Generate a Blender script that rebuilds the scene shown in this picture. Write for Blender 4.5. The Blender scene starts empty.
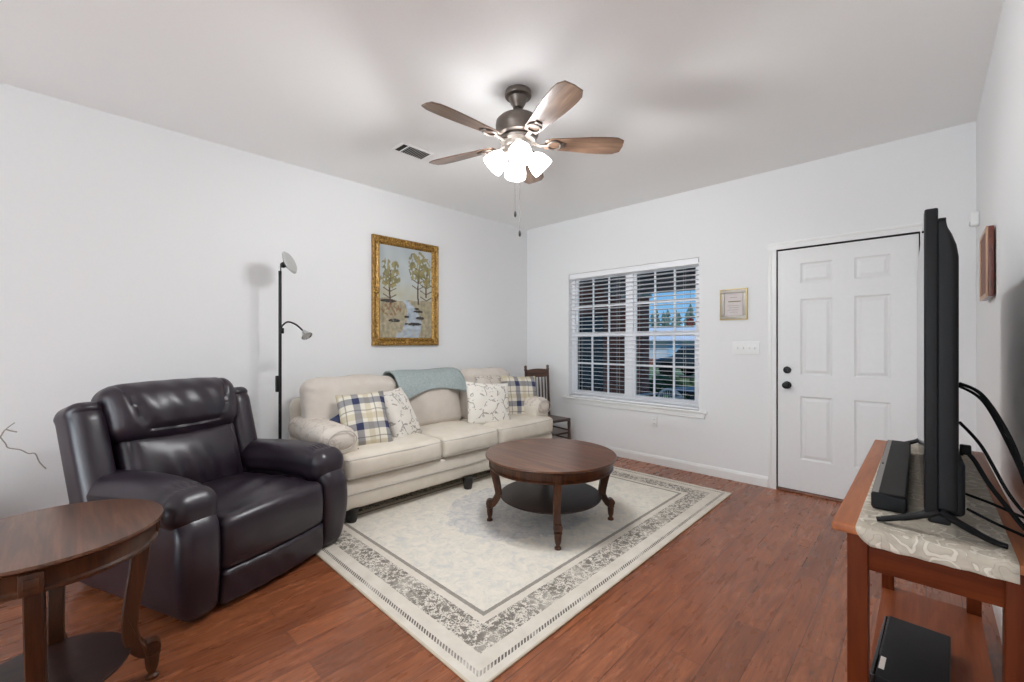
import bpy, bmesh, math, random
from mathutils import Vector, Matrix, Euler, noise
random.seed(7)
PI = math.pi
sc = bpy.context.scene
COL = sc.collection

# ------------------------------------------------------------------ camera, world, light, exposure
THETA = 0.7675356
EYE = 1.256
cam_d = bpy.data.cameras.new('camera')
cam_d.sensor_width = 36.0
cam_d.lens = 429.2 * 36.0 / 1024.0
cam_d.shift_y = 1.37 / 1024.0
cam_d.clip_start = 0.02
cam = bpy.data.objects.new('camera', cam_d)
cam.location = (0, 0, EYE)
cam.rotation_euler = (PI / 2, 0, THETA)
COL.objects.link(cam)
sc.camera = cam

sc.view_settings.view_transform = 'Standard'
sc.view_settings.look = 'None'
sc.view_settings.exposure = -0.20
sc.view_settings.gamma = 1.0
sc.view_settings.use_curve_mapping = False
sc.cycles.use_denoising = True
sc.cycles.max_bounces = 8
sc.cycles.diffuse_bounces = 5
sc.cycles.glossy_bounces = 4
sc.cycles.transmission_bounces = 6
sc.cycles.transparent_max_bounces = 8
sc.cycles.sample_clamp_indirect = 3.0
sc.cycles.use_adaptive_sampling = False
sc.cycles.blur_glossy = 1.0
sc.cycles.caustics_reflective = False
sc.cycles.caustics_refractive = False

world = bpy.data.worlds.new('sky')
sc.world = world
world.use_nodes = True
wn = world.node_tree
wn.nodes.clear()
w_out = wn.nodes.new('ShaderNodeOutputWorld')
w_bg = wn.nodes.new('ShaderNodeBackground')
w_ramp = wn.nodes.new('ShaderNodeValToRGB')
w_sep = wn.nodes.new('ShaderNodeSeparateXYZ')
w_tc = wn.nodes.new('ShaderNodeTexCoord')
wn.links.new(w_tc.outputs['Generated'], w_sep.inputs[0])
wn.links.new(w_sep.outputs['Z'], w_ramp.inputs[0])
w_ramp.color_ramp.elements[0].position = 0.0
w_ramp.color_ramp.elements[0].color = (0.30, 0.60, 0.92, 1)
w_ramp.color_ramp.elements[1].position = 0.28
w_ramp.color_ramp.elements[1].color = (0.09, 0.34, 0.80, 1)
wn.links.new(w_ramp.outputs[0], w_bg.inputs['Color'])
w_bg.inputs['Strength'].default_value = 1.15
wn.links.new(w_bg.outputs[0], w_out.inputs[0])

def area_light(name, loc, rot, sx, sy, power, color):
    l = bpy.data.lights.new(name, 'AREA')
    l.shape = 'RECTANGLE'; l.size = sx; l.size_y = sy
    l.energy = power; l.color = color
    o = bpy.data.objects.new(name, l)
    o.location = loc; o.rotation_euler = rot
    COL.objects.link(o)
    return o
# added fill light inside the room behind the camera, aimed up to brighten the ceiling
area_light('rear_ceiling_fill', (-1.55, -5.0, 0.75), (PI / 2 + 1.15, 0, -0.10), 2.6, 1.8, 265, (0.85, 0.945, 1.0))
sun = bpy.data.lights.new('sun', 'SUN'); sun.energy = 3.2; sun.angle = math.radians(3); sun.color = (1, 0.96, 0.9)
suno = bpy.data.objects.new('sun', sun); suno.rotation_euler = (math.radians(48), 0, math.radians(50)); COL.objects.link(suno)
SHADE_E = 20.0      # glow of the four glass shades of the fan light
BULB_W = 25.0

# ------------------------------------------------------------------ helpers
def lin(c):
    c = c / 255.0
    return c / 12.92 if c <= 0.04045 else ((c + 0.055) / 1.055) ** 2.4
def rgb(r, g, b): return (lin(r), lin(g), lin(b), 1.0)

class NT:
    """small node-tree builder"""
    def __init__(self, name):
        self.m = bpy.data.materials.new(name); self.m.use_nodes = True
        self.t = self.m.node_tree; self.n = self.t.nodes; self.l = self.t.links
        self.bsdf = self.n['Principled BSDF']
    def node(self, typ, **kw):
        x = self.n.new(typ)
        for k, v in kw.items(): setattr(x, k, v)
        return x
    def link(self, a, b): self.l.new(a, b)
    def val(self, sock, v):
        if hasattr(v, 'node'): self.link(v, sock)
        else: sock.default_value = v
    def coord(self, kind='Object'): return self.node('ShaderNodeTexCoord').outputs[kind]
    def mapping(self, vec, scale=(1, 1, 1), rot=(0, 0, 0), loc=(0, 0, 0)):
        m = self.node('ShaderNodeMapping'); self.link(vec, m.inputs['Vector'])
        m.inputs['Scale'].default_value = scale; m.inputs['Rotation'].default_value = rot; m.inputs['Location'].default_value = loc
        return m.outputs[0]
    def noise(self, vec, scale, detail=4, rough=0.55, out='Fac', dist=0.0):
        x = self.node('ShaderNodeTexNoise'); self.link(vec, x.inputs['Vector'])
        x.inputs['Scale'].default_value = scale; x.inputs['Detail'].default_value = detail; x.inputs['Roughness'].default_value = rough
        x.inputs['Distortion'].default_value = dist
        return x.outputs[out]
    def voronoi(self, vec, scale, feature='F1', out='Distance'):
        x = self.node('ShaderNodeTexVoronoi', feature=feature); self.link(vec, x.inputs['Vector']); x.inputs['Scale'].default_value = scale
        return x.outputs[out]
    def math(self, op, a, b=0.0, c=None, clamp=False):
        x = self.node('ShaderNodeMath', operation=op, use_clamp=clamp)
        self.val(x.inputs[0], a); self.val(x.inputs[1], b)
        if c is not None: self.val(x.inputs[2], c)
        return x.outputs[0]
    def ramp(self, fac, stops, interp='LINEAR'):
        x = self.node('ShaderNodeValToRGB'); self.link(fac, x.inputs[0]); cr = x.color_ramp; cr.interpolation = interp
        while len(cr.elements) < len(stops): cr.elements.new(0.5)
        for e, (p, c) in zip(cr.elements, stops): e.position = p; e.color = c
        return x.outputs[0]
    def mix(self, fac, a, b, blend='MIX'):
        x = self.node('ShaderNodeMix', data_type='RGBA', blend_type=blend)
        self.val(x.inputs[0], fac); self.val(x.inputs[6], a); self.val(x.inputs[7], b)
        return x.outputs[2]
    def sep(self, vec):
        x = self.node('ShaderNodeSeparateXYZ'); self.link(vec, x.inputs[0]); return x.outputs
    def comb(self, x, y, z):
        n = self.node('ShaderNodeCombineXYZ')
        for i, v in enumerate((x, y, z)): self.val(n.inputs[i], v)
        return n.outputs[0]
    def bump(self, h, strength=0.3, dist=0.01):
        x = self.node('ShaderNodeBump'); x.inputs['Strength'].default_value = strength; x.inputs['Distance'].default_value = dist
        self.link(h, x.inputs['Height']); self.link(x.outputs[0], self.bsdf.inputs['Normal'])
    def done(self, color=None, rough=0.5, metal=0.0, spec=None, coat=None, coat_rough=0.1):
        b = self.bsdf
        if color is not None: self.val(b.inputs['Base Color'], color)
        self.val(b.inputs['Roughness'], rough); b.inputs['Metallic'].default_value = metal
        if spec is not None: b.inputs['Specular IOR Level'].default_value = spec
        if coat is not None: b.inputs['Coat Weight'].default_value = coat; b.inputs['Coat Roughness'].default_value = coat_rough
        return self.m

def plain(name, color, rough=0.5, metal=0.0, spec=None, nscale=40, namp=0.04, bump=0.0, coat=None):
    t = NT(name); c = t.coord()
    f = t.noise(c, nscale, 3)
    k = [max(0.0, v * (1 - namp)) for v in color[:3]] + [1]
    k2 = [min(1.0, v * (1 + namp)) for v in color[:3]] + [1]
    col = t.ramp(f, [(0.3, k), (0.7, k2)])
    if bump: t.bump(f, bump, 0.002)
    return t.done(col, rough, metal, spec, coat)

def wood(name, dark, mid, light, axis=0, scale=1.0, rough=0.3, coat=0.3, coat_rough=0.15, spec=0.5):
    t = NT(name); c = t.coord()
    s = [14 * scale] * 3; s[axis] = 1.3 * scale
    v = t.mapping(c, scale=s)
    a = t.noise(v, 1.6, 6, 0.62, dist=0.6)
    s2 = [90 * scale] * 3; s2[axis] = 4 * scale
    b = t.noise(t.mapping(c, scale=s2), 1.0, 3, 0.5)
    f = t.math('ADD', t.math('MULTIPLY', a, 0.75), t.math('MULTIPLY', b, 0.25))
    col = t.ramp(f, [(0.32, dark), (0.5, mid), (0.68, light)])
    t.bump(b, 0.05, 0.001)
    return t.done(col, rough, 0, spec, coat, coat_rough)

class MB:
    """collects shapes into one mesh"""
    def __init__(self): self.bm = bmesh.new(); self.mi = 0
    def _faces(self, verts, faces, smooth=True, M=None):
        vs = [self.bm.verts.new(M @ Vector(v) if M else v) for v in verts]
        for f in faces:
            try:
                fc = self.bm.faces.new([vs[i] for i in f]); fc.smooth = smooth; fc.material_index = self.mi
            except ValueError: pass
        return vs
    def box(self, x0, x1, y0, y1, z0, z1, M=None, bev=0.0, seg=2):
        if bev > 0:
            return self.rbox(((x1 + x0) / 2, (y1 + y0) / 2, (z1 + z0) / 2), ((x1 - x0) / 2, (y1 - y0) / 2, (z1 - z0) / 2), bev, n=1, cs=seg, M=M)
        v = [(x, y, z) for x in (x0, x1) for y in (y0, y1) for z in (z0, z1)]
        f = [(0, 1, 3, 2), (4, 6, 7, 5), (0, 4, 5, 1), (2, 3, 7, 6), (0, 2, 6, 4), (1, 5, 7, 3)]
        self._faces(v, f, False, M); return self
    def rbox(self, c, h, r, n=6, cs=4, warp=None, M=None):
        """rounded box: centre c, half sizes h, corner radius r, warp(p, q) where q in [-1,1]^3"""
        r = min(r, min(h) * 0.999)
        ax = []
        for a in range(3):
            inner = h[a] - r
            lst = [-inner - r * math.tan((1 - i / cs) * PI / 4) for i in range(cs)]
            nn = n if isinstance(n, int) else n[a]
            lst += [-inner + 2 * inner * i / nn for i in range(nn + 1)]
            lst += [inner + r * math.tan((i + 1) / cs * PI / 4) for i in range(cs)]
            ax.append(lst)
        idx = {}; vs = []
        def vid(i, j, k):
            key = (i, j, k)
            if key not in idx:
                p = Vector((ax[0][i], ax[1][j], ax[2][k]))
                cl = Vector([max(-(h[a] - r), min(h[a] - r, p[a])) for a in range(3)])
                d = p - cl
                if d.length > 1e-9: d = d.normalized() * r
                q = cl + d
                t = Vector([q[a] / h[a] for a in range(3)])
                q = q + Vector(c)
                if warp: q = Vector(warp(q, t))
                if M: q = M @ q
                idx[key] = self.bm.verts.new(q)
            return idx[key]
        L = [len(a) - 1 for a in ax]
        def quad(a, b, c_, d):
            try:
                f = self.bm.faces.new((a, b, c_, d)); f.smooth = True; f.material_index = self.mi
            except ValueError: pass
        for i in range(L[0]):
            for j in range(L[1]):
                quad(vid(i, j, 0), vid(i, j + 1, 0), vid(i + 1, j + 1, 0), vid(i + 1, j, 0))
                quad(vid(i, j, L[2]), vid(i + 1, j, L[2]), vid(i + 1, j + 1, L[2]), vid(i, j + 1, L[2]))
        for i in range(L[0]):
            for k in range(L[2]):
                quad(vid(i, 0, k), vid(i + 1, 0, k), vid(i + 1, 0, k + 1), vid(i, 0, k + 1))
                quad(vid(i, L[1], k), vid(i, L[1], k + 1), vid(i + 1, L[1], k + 1), vid(i + 1, L[1], k))
        for j in range(L[1]):
            for k in range(L[2]):
                quad(vid(0, j, k), vid(0, j, k + 1), vid(0, j + 1, k + 1), vid(0, j + 1, k))
                quad(vid(L[0], j, k), vid(L[0], j + 1, k), vid(L[0], j + 1, k + 1), vid(L[0], j, k + 1))
        return self
    def lathe(self, prof, c=(0, 0, 0), n=32, M=None, sx=1.0, sy=1.0, smooth=True):
        """prof: list of (r, z), bottom to top; closed at ends when r == 0"""
        vs = []; fs = []
        for (r, z) in prof:
            for k in range(n):
                a = 2 * PI * k / n
                vs.append((c[0] + r * sx * math.cos(a), c[1] + r * sy * math.sin(a), c[2] + z))
        m = len(prof)
        for i in range(m - 1):
            for k in range(n):
                k2 = (k + 1) % n
                fs.append((i * n + k, i * n + k2, (i + 1) * n + k2, (i + 1) * n + k))
        fs.append(tuple(range(n - 1, -1, -1))); fs.append(tuple((m - 1) * n + k for k in range(n)))
        self._faces(vs, fs, smooth, M)
        return self
    def tube(self, pts, r, n=8, M=None, flat=1.0):
        """round tube along points; r a number or a list"""
        pts = [Vector(p) for p in pts]
        rs = r if isinstance(r, (list, tuple)) else [r] * len(pts)
        vs = []; fs = []; up = None
        for i, p in enumerate(pts):
            d = (pts[min(i + 1, len(pts) - 1)] - pts[max(i - 1, 0)])
            if d.length < 1e-9: d = Vector((0, 0, 1))
            d.normalize()
            if up is None:
                up = Vector((0, 0, 1)) if abs(d.z) < 0.9 else Vector((1, 0, 0))
            s = d.cross(up).normalized(); up = s.cross(d).normalized()
            for k in range(n):
                a = 2 * PI * k / n
                vs.append(p + (s * math.cos(a) + up * math.sin(a) * flat) * rs[i])
        for i in range(len(pts) - 1):
            for k in range(n):
                k2 = (k + 1) % n
                fs.append((i * n + k, i * n + k2, (i + 1) * n + k2, (i + 1) * n + k))
        fs.append(tuple(range(n - 1, -1, -1))); fs.append(tuple((len(pts) - 1) * n + k for k in range(n)))
        self._faces(vs, fs, True, M); return self
    def cyl(self, p0, p1, r0, r1=None, n=16, M=None):
        return self.tube([p0, p1], [r0, r0 if r1 is None else r1], n, M)
    def extrude(self, outline, thick, M=None, bev=0.0):
        """outline (u, v) in local XZ plane extruded +-thick/2 along local Y"""
        n = len(outline); h = thick / 2
        if bev <= 0:
            vs = [(u, -h, v) for u, v in outline] + [(u, h, v) for u, v in outline]
            fs = [tuple(range(n)), tuple(range(2 * n - 1, n - 1, -1))]
            fs += [(i, n + i, n + (i + 1) % n, (i + 1) % n) for i in range(n)]
            self._faces(vs, fs, False, M); return self
        # inset outline for a soft edge
        ins = []
        for i in range(n):
            a = Vector(outline[i - 1]); b = Vector(outline[i]); c_ = Vector(outline[(i + 1) % n])
            d1 = (b - a).normalized(); d2 = (c_ - b).normalized()
            nrm = Vector((-(d1.y + d2.y), d1.x + d2.x))
            if nrm.length < 1e-6: nrm = Vector((-d1.y, d1.x))
            ins.append(b + nrm.normalized() * bev * self._sgn(outline))
        vs = [(p.x, -h, p.y) for p in ins] + [(u, -h + bev, v) for u, v in outline] + [(u, h - bev, v) for u, v in outline] + [(p.x, h, p.y) for p in ins]
        fs = [tuple(range(n)), tuple(range(4 * n - 1, 3 * n - 1, -1))]
        for L in range(3):
            fs += [(L * n + i, (L + 1) * n + i, (L + 1) * n + (i + 1) % n, L * n + (i + 1) % n) for i in range(n)]
        self._faces(vs, fs, True, M); return self
    def _sgn(self, o):
        a = sum(o[i - 1][0] * o[i][1] - o[i][0] * o[i - 1][1] for i in range(len(o)))
        return 1 if a > 0 else -1
    def build(self, name, mat, parent=None, autosmooth=40, label=None, kind=None):
        me = bpy.data.meshes.new(name)
        bmesh.ops.recalc_face_normals(self.bm, faces=self.bm.faces)
        self.bm.to_mesh(me); self.bm.free()
        for m in (mat if isinstance(mat, (list, tuple)) else [mat]): me.materials.append(m)
        if autosmooth:
            try: me.set_sharp_from_angle(angle=math.radians(autosmooth))
            except Exception: pass
        o = bpy.data.objects.new(name, me); COL.objects.link(o)
        if parent: o.parent = parent
        if label: o['label'] = label
        if kind: o['kind'] = kind
        return o

def thing(name, label, cat, loc=(0, 0, 0), rz=0.0, group=None):
    o = bpy.data.objects.new(name, None); COL.objects.link(o)
    o.empty_display_size = 0.1
    o.location = loc; o.rotation_euler = (0, 0, rz)
    o['label'] = label; o['category'] = cat
    if group: o['group'] = group
    return o
def tag(o, label, cat, group=None, kind=None):
    o['label'] = label; o['category'] = cat
    if group: o['group'] = group
    if kind: o['kind'] = kind
    return o
def struct(o): o['kind'] = 'structure'; return o
def T(x, y, z): return Matrix.Translation((x, y, z))
def Rz(a): return Matrix.Rotation(a, 4, 'Z')
def Rx(a): return Matrix.Rotation(a, 4, 'X')
def Ry(a): return Matrix.Rotation(a, 4, 'Y')
def smooth(a, b, x):
    t = max(0.0, min(1.0, (x - a) / (b - a))); return t * t * (3 - 2 * t)
def bez(p, n=12):
    """Catmull-Rom through points"""
    p = [Vector(q) for q in p]; out = []
    for i in range(len(p) - 1):
        a = p[max(i - 1, 0)]; b = p[i]; c = p[i + 1]; d = p[min(i + 2, len(p) - 1)]
        for k in range(n):
            t = k / n
            out.append(0.5 * ((2 * b) + (c - a) * t + (2 * a - 5 * b + 4 * c - d) * t * t + (-a + 3 * b - 3 * c + d) * t ** 3))
    out.append(p[-1]); return out

# ------------------------------------------------------------------ materials
M_wall = plain('wall_paint', rgb(237, 237, 237), 0.75, nscale=90, namp=0.008, bump=0.03)
M_ceil = plain('ceiling_paint', rgb(250, 250, 249), 0.9, nscale=120, namp=0.012, bump=0.06)
M_trim = plain('white_trim_paint', rgb(238, 238, 236), 0.35, nscale=30, namp=0.01)
M_door = plain('white_door_paint', rgb(232, 232, 231), 0.38, nscale=30, namp=0.01)
M_gap = plain('dark_gap', rgb(45, 42, 40), 0.9)
M_vinyl = plain('window_vinyl', rgb(250, 250, 252), 0.4, namp=0.01)
M_black = plain('black_plastic', rgb(13, 13, 15), 0.5, spec=0.25, nscale=200, namp=0.1, bump=0.05)
M_blackgloss = plain('glossy_black', rgb(12, 12, 14), 0.08, namp=0.02)
M_blackmetal = plain('black_metal', rgb(20, 20, 20), 0.4, 0.3)
M_bronze = plain('oil_rubbed_bronze', rgb(112, 103, 96), 0.40, 0.7, namp=0.10)
M_pewter = plain('brushed_pewter', rgb(150, 142, 134), 0.35, 0.75, namp=0.06)
M_chain = plain('chain_metal', rgb(120, 116, 112), 0.6, 0.2)
M_chrome = plain('chrome', rgb(200, 200, 202), 0.15, 1.0)
M_shadegrey = plain('lamp_shade_grey', rgb(190, 190, 188), 0.45, namp=0.02)
M_rubber = plain('black_rubber', rgb(8, 8, 8), 0.7, spec=0.2)
M_sofafoot = plain('black_wood', rgb(22, 18, 17), 0.4)
M_greystrip = plain('soundbar_grille', rgb(150, 146, 142), 0.6, namp=0.1, nscale=600)
M_sbtop = plain('soundbar_top', rgb(48, 46, 45), 0.6, spec=0.2, namp=0.08, nscale=300)

def floor_mat():
    t = NT('hardwood_floor'); c = t.coord()
    s = t.sep(c)
    v = t.comb(s[1], s[0], 0.0)                       # planks run along the room
    br = t.node('ShaderNodeTexBrick'); t.link(v, br.inputs['Vector'])
    br.offset = 0.37; br.offset_frequency = 2
    br.inputs['Scale'].default_value = 1.0; br.inputs['Brick Width'].default_value = 1.05; br.inputs['Row Height'].default_value = 0.125
    br.inputs['Mortar Size'].default_value = 0.0021; br.inputs['Mortar Smooth'].default_value = 0.35; br.inputs['Bias'].default_value = 0.0
    br.inputs['Color1'].default_value = (0, 0, 0, 1); br.inputs['Color2'].default_value = (1, 1, 1, 1); br.inputs['Mortar'].default_value = (0.5, 0.5, 0.5, 1)
    tone = t.sep(br.outputs['Color'])[0]
    off = t.comb(t.math('MULTIPLY', tone, 7.3), t.math('MULTIPLY', tone, 3.1), 0.0)
    va = t.node('ShaderNodeVectorMath', operation='ADD'); t.link(v, va.inputs[0]); t.link(off, va.inputs[1])
    g = t.noise(t.mapping(va.outputs[0], scale=(1.3, 9, 1)), 2.2, 8, 0.68, dist=2.2)
    g2 = t.noise(t.mapping(va.outputs[0], scale=(5, 70, 1)), 1.0, 3, 0.6)
    col = t.ramp(g, [(0.25, rgb(104, 56, 32)), (0.40, rgb(136, 78, 48)), (0.58, rgb(154, 92, 60)), (0.75, rgb(180, 114, 78))])
    tn = t.ramp(tone, [(0.0, (0.70, 0.67, 0.65, 1)), (0.35, (0.92, 0.88, 0.86, 1)), (0.7, (1.0, 0.98, 0.94, 1)), (1.0, (1.16, 1.14, 1.08, 1))])
    col = t.mix(1.0, col, tn, 'MULTIPLY')
    fine = t.ramp(g2, [(0.36, (0.66, 0.63, 0.60, 1)), (0.5, (1.0, 1.0, 1.0, 1)), (0.66, (1.14, 1.14, 1.12, 1))])
    col = t.mix(0.8, col, fine, 'MULTIPLY')
    col = t.mix(t.math('MULTIPLY', br.outputs['Fac'], 0.75), col, rgb(58, 26, 17))
    hand = t.noise(t.mapping(v, scale=(3, 12, 1)), 1.6, 3, 0.5)
    h = t.math('SUBTRACT', t.math('ADD', t.math('MULTIPLY', hand, 0.9), t.math('MULTIPLY', g2, 0.25)), t.math('MULTIPLY', br.outputs['Fac'], 1.0))
    t.bump(h, 0.22, 0.004)
    rr = t.math('ADD', 0.21, t.math('MULTIPLY', hand, 0.14))
    return t.done(col, rr, 0, 0.5)
M_floor = floor_mat()

def rug_mat(hx, hy):
    t = NT('rug_weave'); c = t.coord(); s = t.sep(c)
    ax = t.math('SUBTRACT', hx, t.math('ABSOLUTE', s[0])); ay = t.math('SUBTRACT', hy, t.math('ABSOLUTE', s[1]))
    d = t.math('MINIMUM', ax, ay)
    wob = t.noise(c, 60, 2); d2 = t.math('ADD', d, t.math('MULTIPLY', t.math('SUBTRACT', wob, 0.5), 0.006))
    cream = t.ramp(t.noise(c, 9, 5, 0.6), [(0.3, rgb(212, 203, 190)), (0.7, rgb(228, 220, 208))])
    grey = t.ramp(t.noise(c, 35, 3), [(0.3, rgb(60, 55, 50)), (0.7, rgb(100, 94, 86))])
    fade = t.ramp(t.noise(c, 5.0, 4, 0.6), [(0.30, (0.45, 0.45, 0.45, 1)), (0.5, (1, 1, 1, 1))])
    # ornamental scrolls of the broad band
    warpn = t.noise(c, 11, 2, 0.5, 'Color')
    vm = t.node('ShaderNodeVectorMath', operation='MULTIPLY_ADD'); t.link(warpn, vm.inputs[0]); vm.inputs[1].default_value = (0.07, 0.07, 0); t.link(c, vm.inputs[2])
    vd = t.voronoi(vm.outputs[0], 21, 'DISTANCE_TO_EDGE'); vf = t.voronoi(vm.outputs[0], 46, 'F1')
    n1 = t.noise(c, 62, 3, 0.7, dist=1.6)
    orn = t.math('GREATER_THAN', t.math('ADD', t.math('MULTIPLY', n1, 1.0), t.math('MULTIPLY', vd, 0.5)), 0.55)
    leaf = t.math('LESS_THAN', vf, 0.25)
    orn = t.math('MAXIMUM', orn, leaf)
    def band(lo, hi, src=d2): return t.math('MULTIPLY', t.math('GREATER_THAN', src, lo), t.math('LESS_THAN', src, hi))
    m_orn = t.math('MULTIPLY', t.math('MULTIPLY', band(0.127, 0.258), orn), fade)
    # dotted guard stripe
    chk = t.math('GREATER_THAN', t.math('SINE', t.math('MULTIPLY', t.math('ADD', s[0], s[1]), 2 * PI / 0.019)), -0.35)
    m_g1 = t.math('MULTIPLY', t.math('MULTIPLY', band(0.042, 0.062), chk), t.math('POWER', fade, 2.0))
    chk2 = t.math('GREATER_THAN', t.math('SINE', t.math('MULTIPLY', t.math('SUBTRACT', s[0], s[1]), 2 * PI / 0.011)), -0.5)
    m_g2 = t.math('MULTIPLY', band(0.296, 0.318), t.math('MAXIMUM', 0.55, chk2))
    mm = t.math('MAXIMUM', t.math('MAXIMUM', t.math('MULTIPLY', m_orn, 0.9), t.math('MULTIPLY', m_g1, 1.0)), t.math('MULTIPLY', m_g2, 0.85))
    # pale distressed field
    fld = t.math('GREATER_THAN', d, 0.318)
    fn = t.noise(c, 16, 6, 0.72, dist=0.8)
    fieldc = t.ramp(fn, [(0.34, rgb(206, 204, 200)), (0.50, rgb(224, 217, 204)), (0.66, rgb(234, 226, 213))])
    # faded medallion in the middle of the field
    r = t.math('SQRT', t.math('ADD', t.math('POWER', t.math('DIVIDE', s[0], 0.50), 2.0), t.math('POWER', t.math('DIVIDE', s[1], 0.62), 2.0)))
    med = t.math('LESS_THAN', t.math('ADD', r, t.math('MULTIPLY', t.math('SUBTRACT', t.noise(c, 14, 3), 0.5), 0.35)), 1.0)
    mc = t.ramp(fn, [(0.36, rgb(166, 168, 176)), (0.6, rgb(208, 204, 200))])
    fieldc = t.mix(t.math('MULTIPLY', med, 0.6), fieldc, mc)
    col = t.mix(fld, cream, fieldc)
    col = t.mix(t.math('MULTIPLY', mm, 0.88), col, grey)
    edge = t.math('LESS_THAN', d, 0.008)
    col = t.mix(edge, col, rgb(206, 192, 170))
    t.bump(t.noise(c, 420, 2), 0.35, 0.003)
    return t.done(col, 0.95, 0, 0.1)

def fabric(name, c1, c2, scale=420, bump=0.35, stain=None):
    t = NT(name); c = t.coord()
    f = t.noise(c, 7, 4); w = t.noise(c, scale, 2)
    col = t.ramp(f, [(0.3, c1), (0.7, c2)])
    if stain: col = t.mix(t.math('MULTIPLY', t.math('GREATER_THAN', w, 0.5), 0.25), col, stain)
    t.bump(w, bump, 0.002)
    return t.done(col, 0.95, 0, 0.15)
M_sofa = fabric('oatmeal_upholstery', rgb(214, 205, 190), rgb(226, 218, 205), stain=rgb(200, 188, 172))
M_sofatop = fabric('oatmeal_back_cushion', rgb(212, 202, 191), rgb(222, 213, 203), stain=rgb(196, 186, 176))
M_piping = fabric('greige_piping', rgb(182, 176, 168), rgb(194, 188, 180))
M_blue_fab = fabric('navy_fabric', rgb(50, 56, 84), rgb(66, 72, 100))

def knit():
    t = NT('blue_grey_knit'); c = t.coord(); s = t.sep(c)
    w = t.node('ShaderNodeTexWave'); t.link(c, w.inputs['Vector']); w.inputs['Scale'].default_value = 45; w.inputs['Distortion'].default_value = 3
    w.bands_direction = 'Z'
    col = t.ramp(t.noise(c, 60, 3), [(0.3, rgb(156, 168, 168)), (0.7, rgb(178, 188, 186))])
    t.bump(w.outputs['Fac'], 0.5, 0.004)
    return t.done(col, 0.95, 0, 0.1)
M_knit = knit()

def plaid():
    t = NT('plaid_cotton'); c = t.coord(); s = t.sep(c)
    def stripes(u, period, lo, hi, off=0.0):
        m = t.math('FRACT', t.math('ADD', t.math('DIVIDE', u, period), 10.5 + off))
        return t.math('MULTIPLY', t.math('GREATER_THAN', m, lo), t.math('LESS_THAN', m, hi))
    base = rgb(222, 216, 202)
    P_ = 0.215
    hn = stripes(s[1], P_, 0.30, 0.56, 0.28); vn = stripes(s[0], P_, 0.36, 0.60, 0.24)
    ht = stripes(s[1], P_, 0.70, 0.92, 0.28); vt = stripes(s[0], P_, 0.76, 0.96, 0.24)
    hl = stripes(s[1], P_, 0.02, 0.06, 0.28); vl = stripes(s[0], P_, 0.08, 0.12, 0.24)
    col = t.mix(t.math('MULTIPLY', ht, 0.55), base, rgb(190, 176, 142))
    col = t.mix(t.math('MULTIPLY', vt, 0.5), col, rgb(190, 176, 142))
    col = t.mix(t.math('MULTIPLY', hl, 0.6), col, rgb(120, 110, 100)); col = t.mix(t.math('MULTIPLY', vl, 0.6), col, rgb(120, 110, 100))
    col = t.mix(t.math('MULTIPLY', hn, 0.62), col, rgb(72, 78, 104)); col = t.mix(t.math('MULTIPLY', vn, 0.62), col, rgb(72, 78, 104))
    col = t.mix(t.math('MULTIPLY', t.math('MULTIPLY', hn, vn), 0.75), col, rgb(34, 42, 86))
    t.bump(t.noise(c, 500, 2), 0.3, 0.002)
    return t.done(col, 0.95, 0, 0.1)
M_plaid = plaid()

def floral(name, base, ink, green):
    t = NT(name); c = t.coord()
    wn_ = t.noise(c, 9, 2, 0.5, 'Color')
    vm = t.node('ShaderNodeVectorMath', operation='MULTIPLY_ADD'); t.link(wn_, vm.inputs[0]); vm.inputs[1].default_value = (0.10, 0.10, 0); t.link(c, vm.inputs[2])
    stem = t.math('LESS_THAN', t.voronoi(vm.outputs[0], 8, 'DISTANCE_TO_EDGE'), 0.035)
    stem = t.math('MULTIPLY', stem, t.math('GREATER_THAN', t.noise(c, 14, 2), 0.47))
    vf = t.voronoi(c, 17, 'F1')
    ring = t.math('MULTIPLY', t.math('GREATER_THAN', vf, 0.20), t.math('LESS_THAN', vf, 0.30))
    sel = t.math('GREATER_THAN', t.noise(c, 8, 1), 0.53)
    ring = t.math('MULTIPLY', ring, sel)
    leaf = t.math('MULTIPLY', t.math('LESS_THAN', t.voronoi(vm.outputs[0], 26, 'F1'), 0.24), t.math('GREATER_THAN', t.noise(c, 11, 2), 0.54))
    col = t.mix(t.math('MULTIPLY', leaf, 0.55), base, green)
    col = t.mix(t.math('MULTIPLY', t.math('MAXIMUM', stem, ring), 0.7), col, ink)
    t.bump(t.noise(c, 500, 2), 0.3, 0.002)
    return t.done(col, 0.95, 0, 0.1)
M_floral = floral('floral_cotton', rgb(228, 223, 214), rgb(132, 120, 112), rgb(136, 140, 150))
M_floralarm = floral('faded_floral_arm_cover', rgb(216, 206, 195), rgb(190, 176, 168), rgb(184, 178, 180))

def leather():
    t = NT('dark_plum_leather'); c = t.coord()
    v = t.voronoi(c, 260, 'F1'); big = t.noise(c, 6, 2, 0.5); mid = t.noise(t.mapping(c, scale=(1, 1, 0.55)), 16, 2, 0.4)
    col = t.ramp(big, [(0.3, rgb(30, 22, 31)), (0.7, rgb(43, 33, 43))])
    h = t.math('ADD', t.math('MULTIPLY', v, 0.0), t.math('MULTIPLY', t.noise(t.mapping(c, scale=(1, 1.6, .5)), 9, 1, 0.3), 0.8))
    return t.done(col, t.math('ADD', 0.29, t.math('MULTIPLY', mid, 0.10)), 0, 0.6)
M_leather = leather()
M_leatherback = plain('dark_vinyl', rgb(30, 27, 30), 0.5, namp=0.1)
M_walnut = wood('walnut_veneer', rgb(62, 36, 23), rgb(92, 57, 37), rgb(120, 80, 55), axis=0, rough=0.28, coat=0.15, coat_rough=0.2, spec=0.4)
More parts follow.
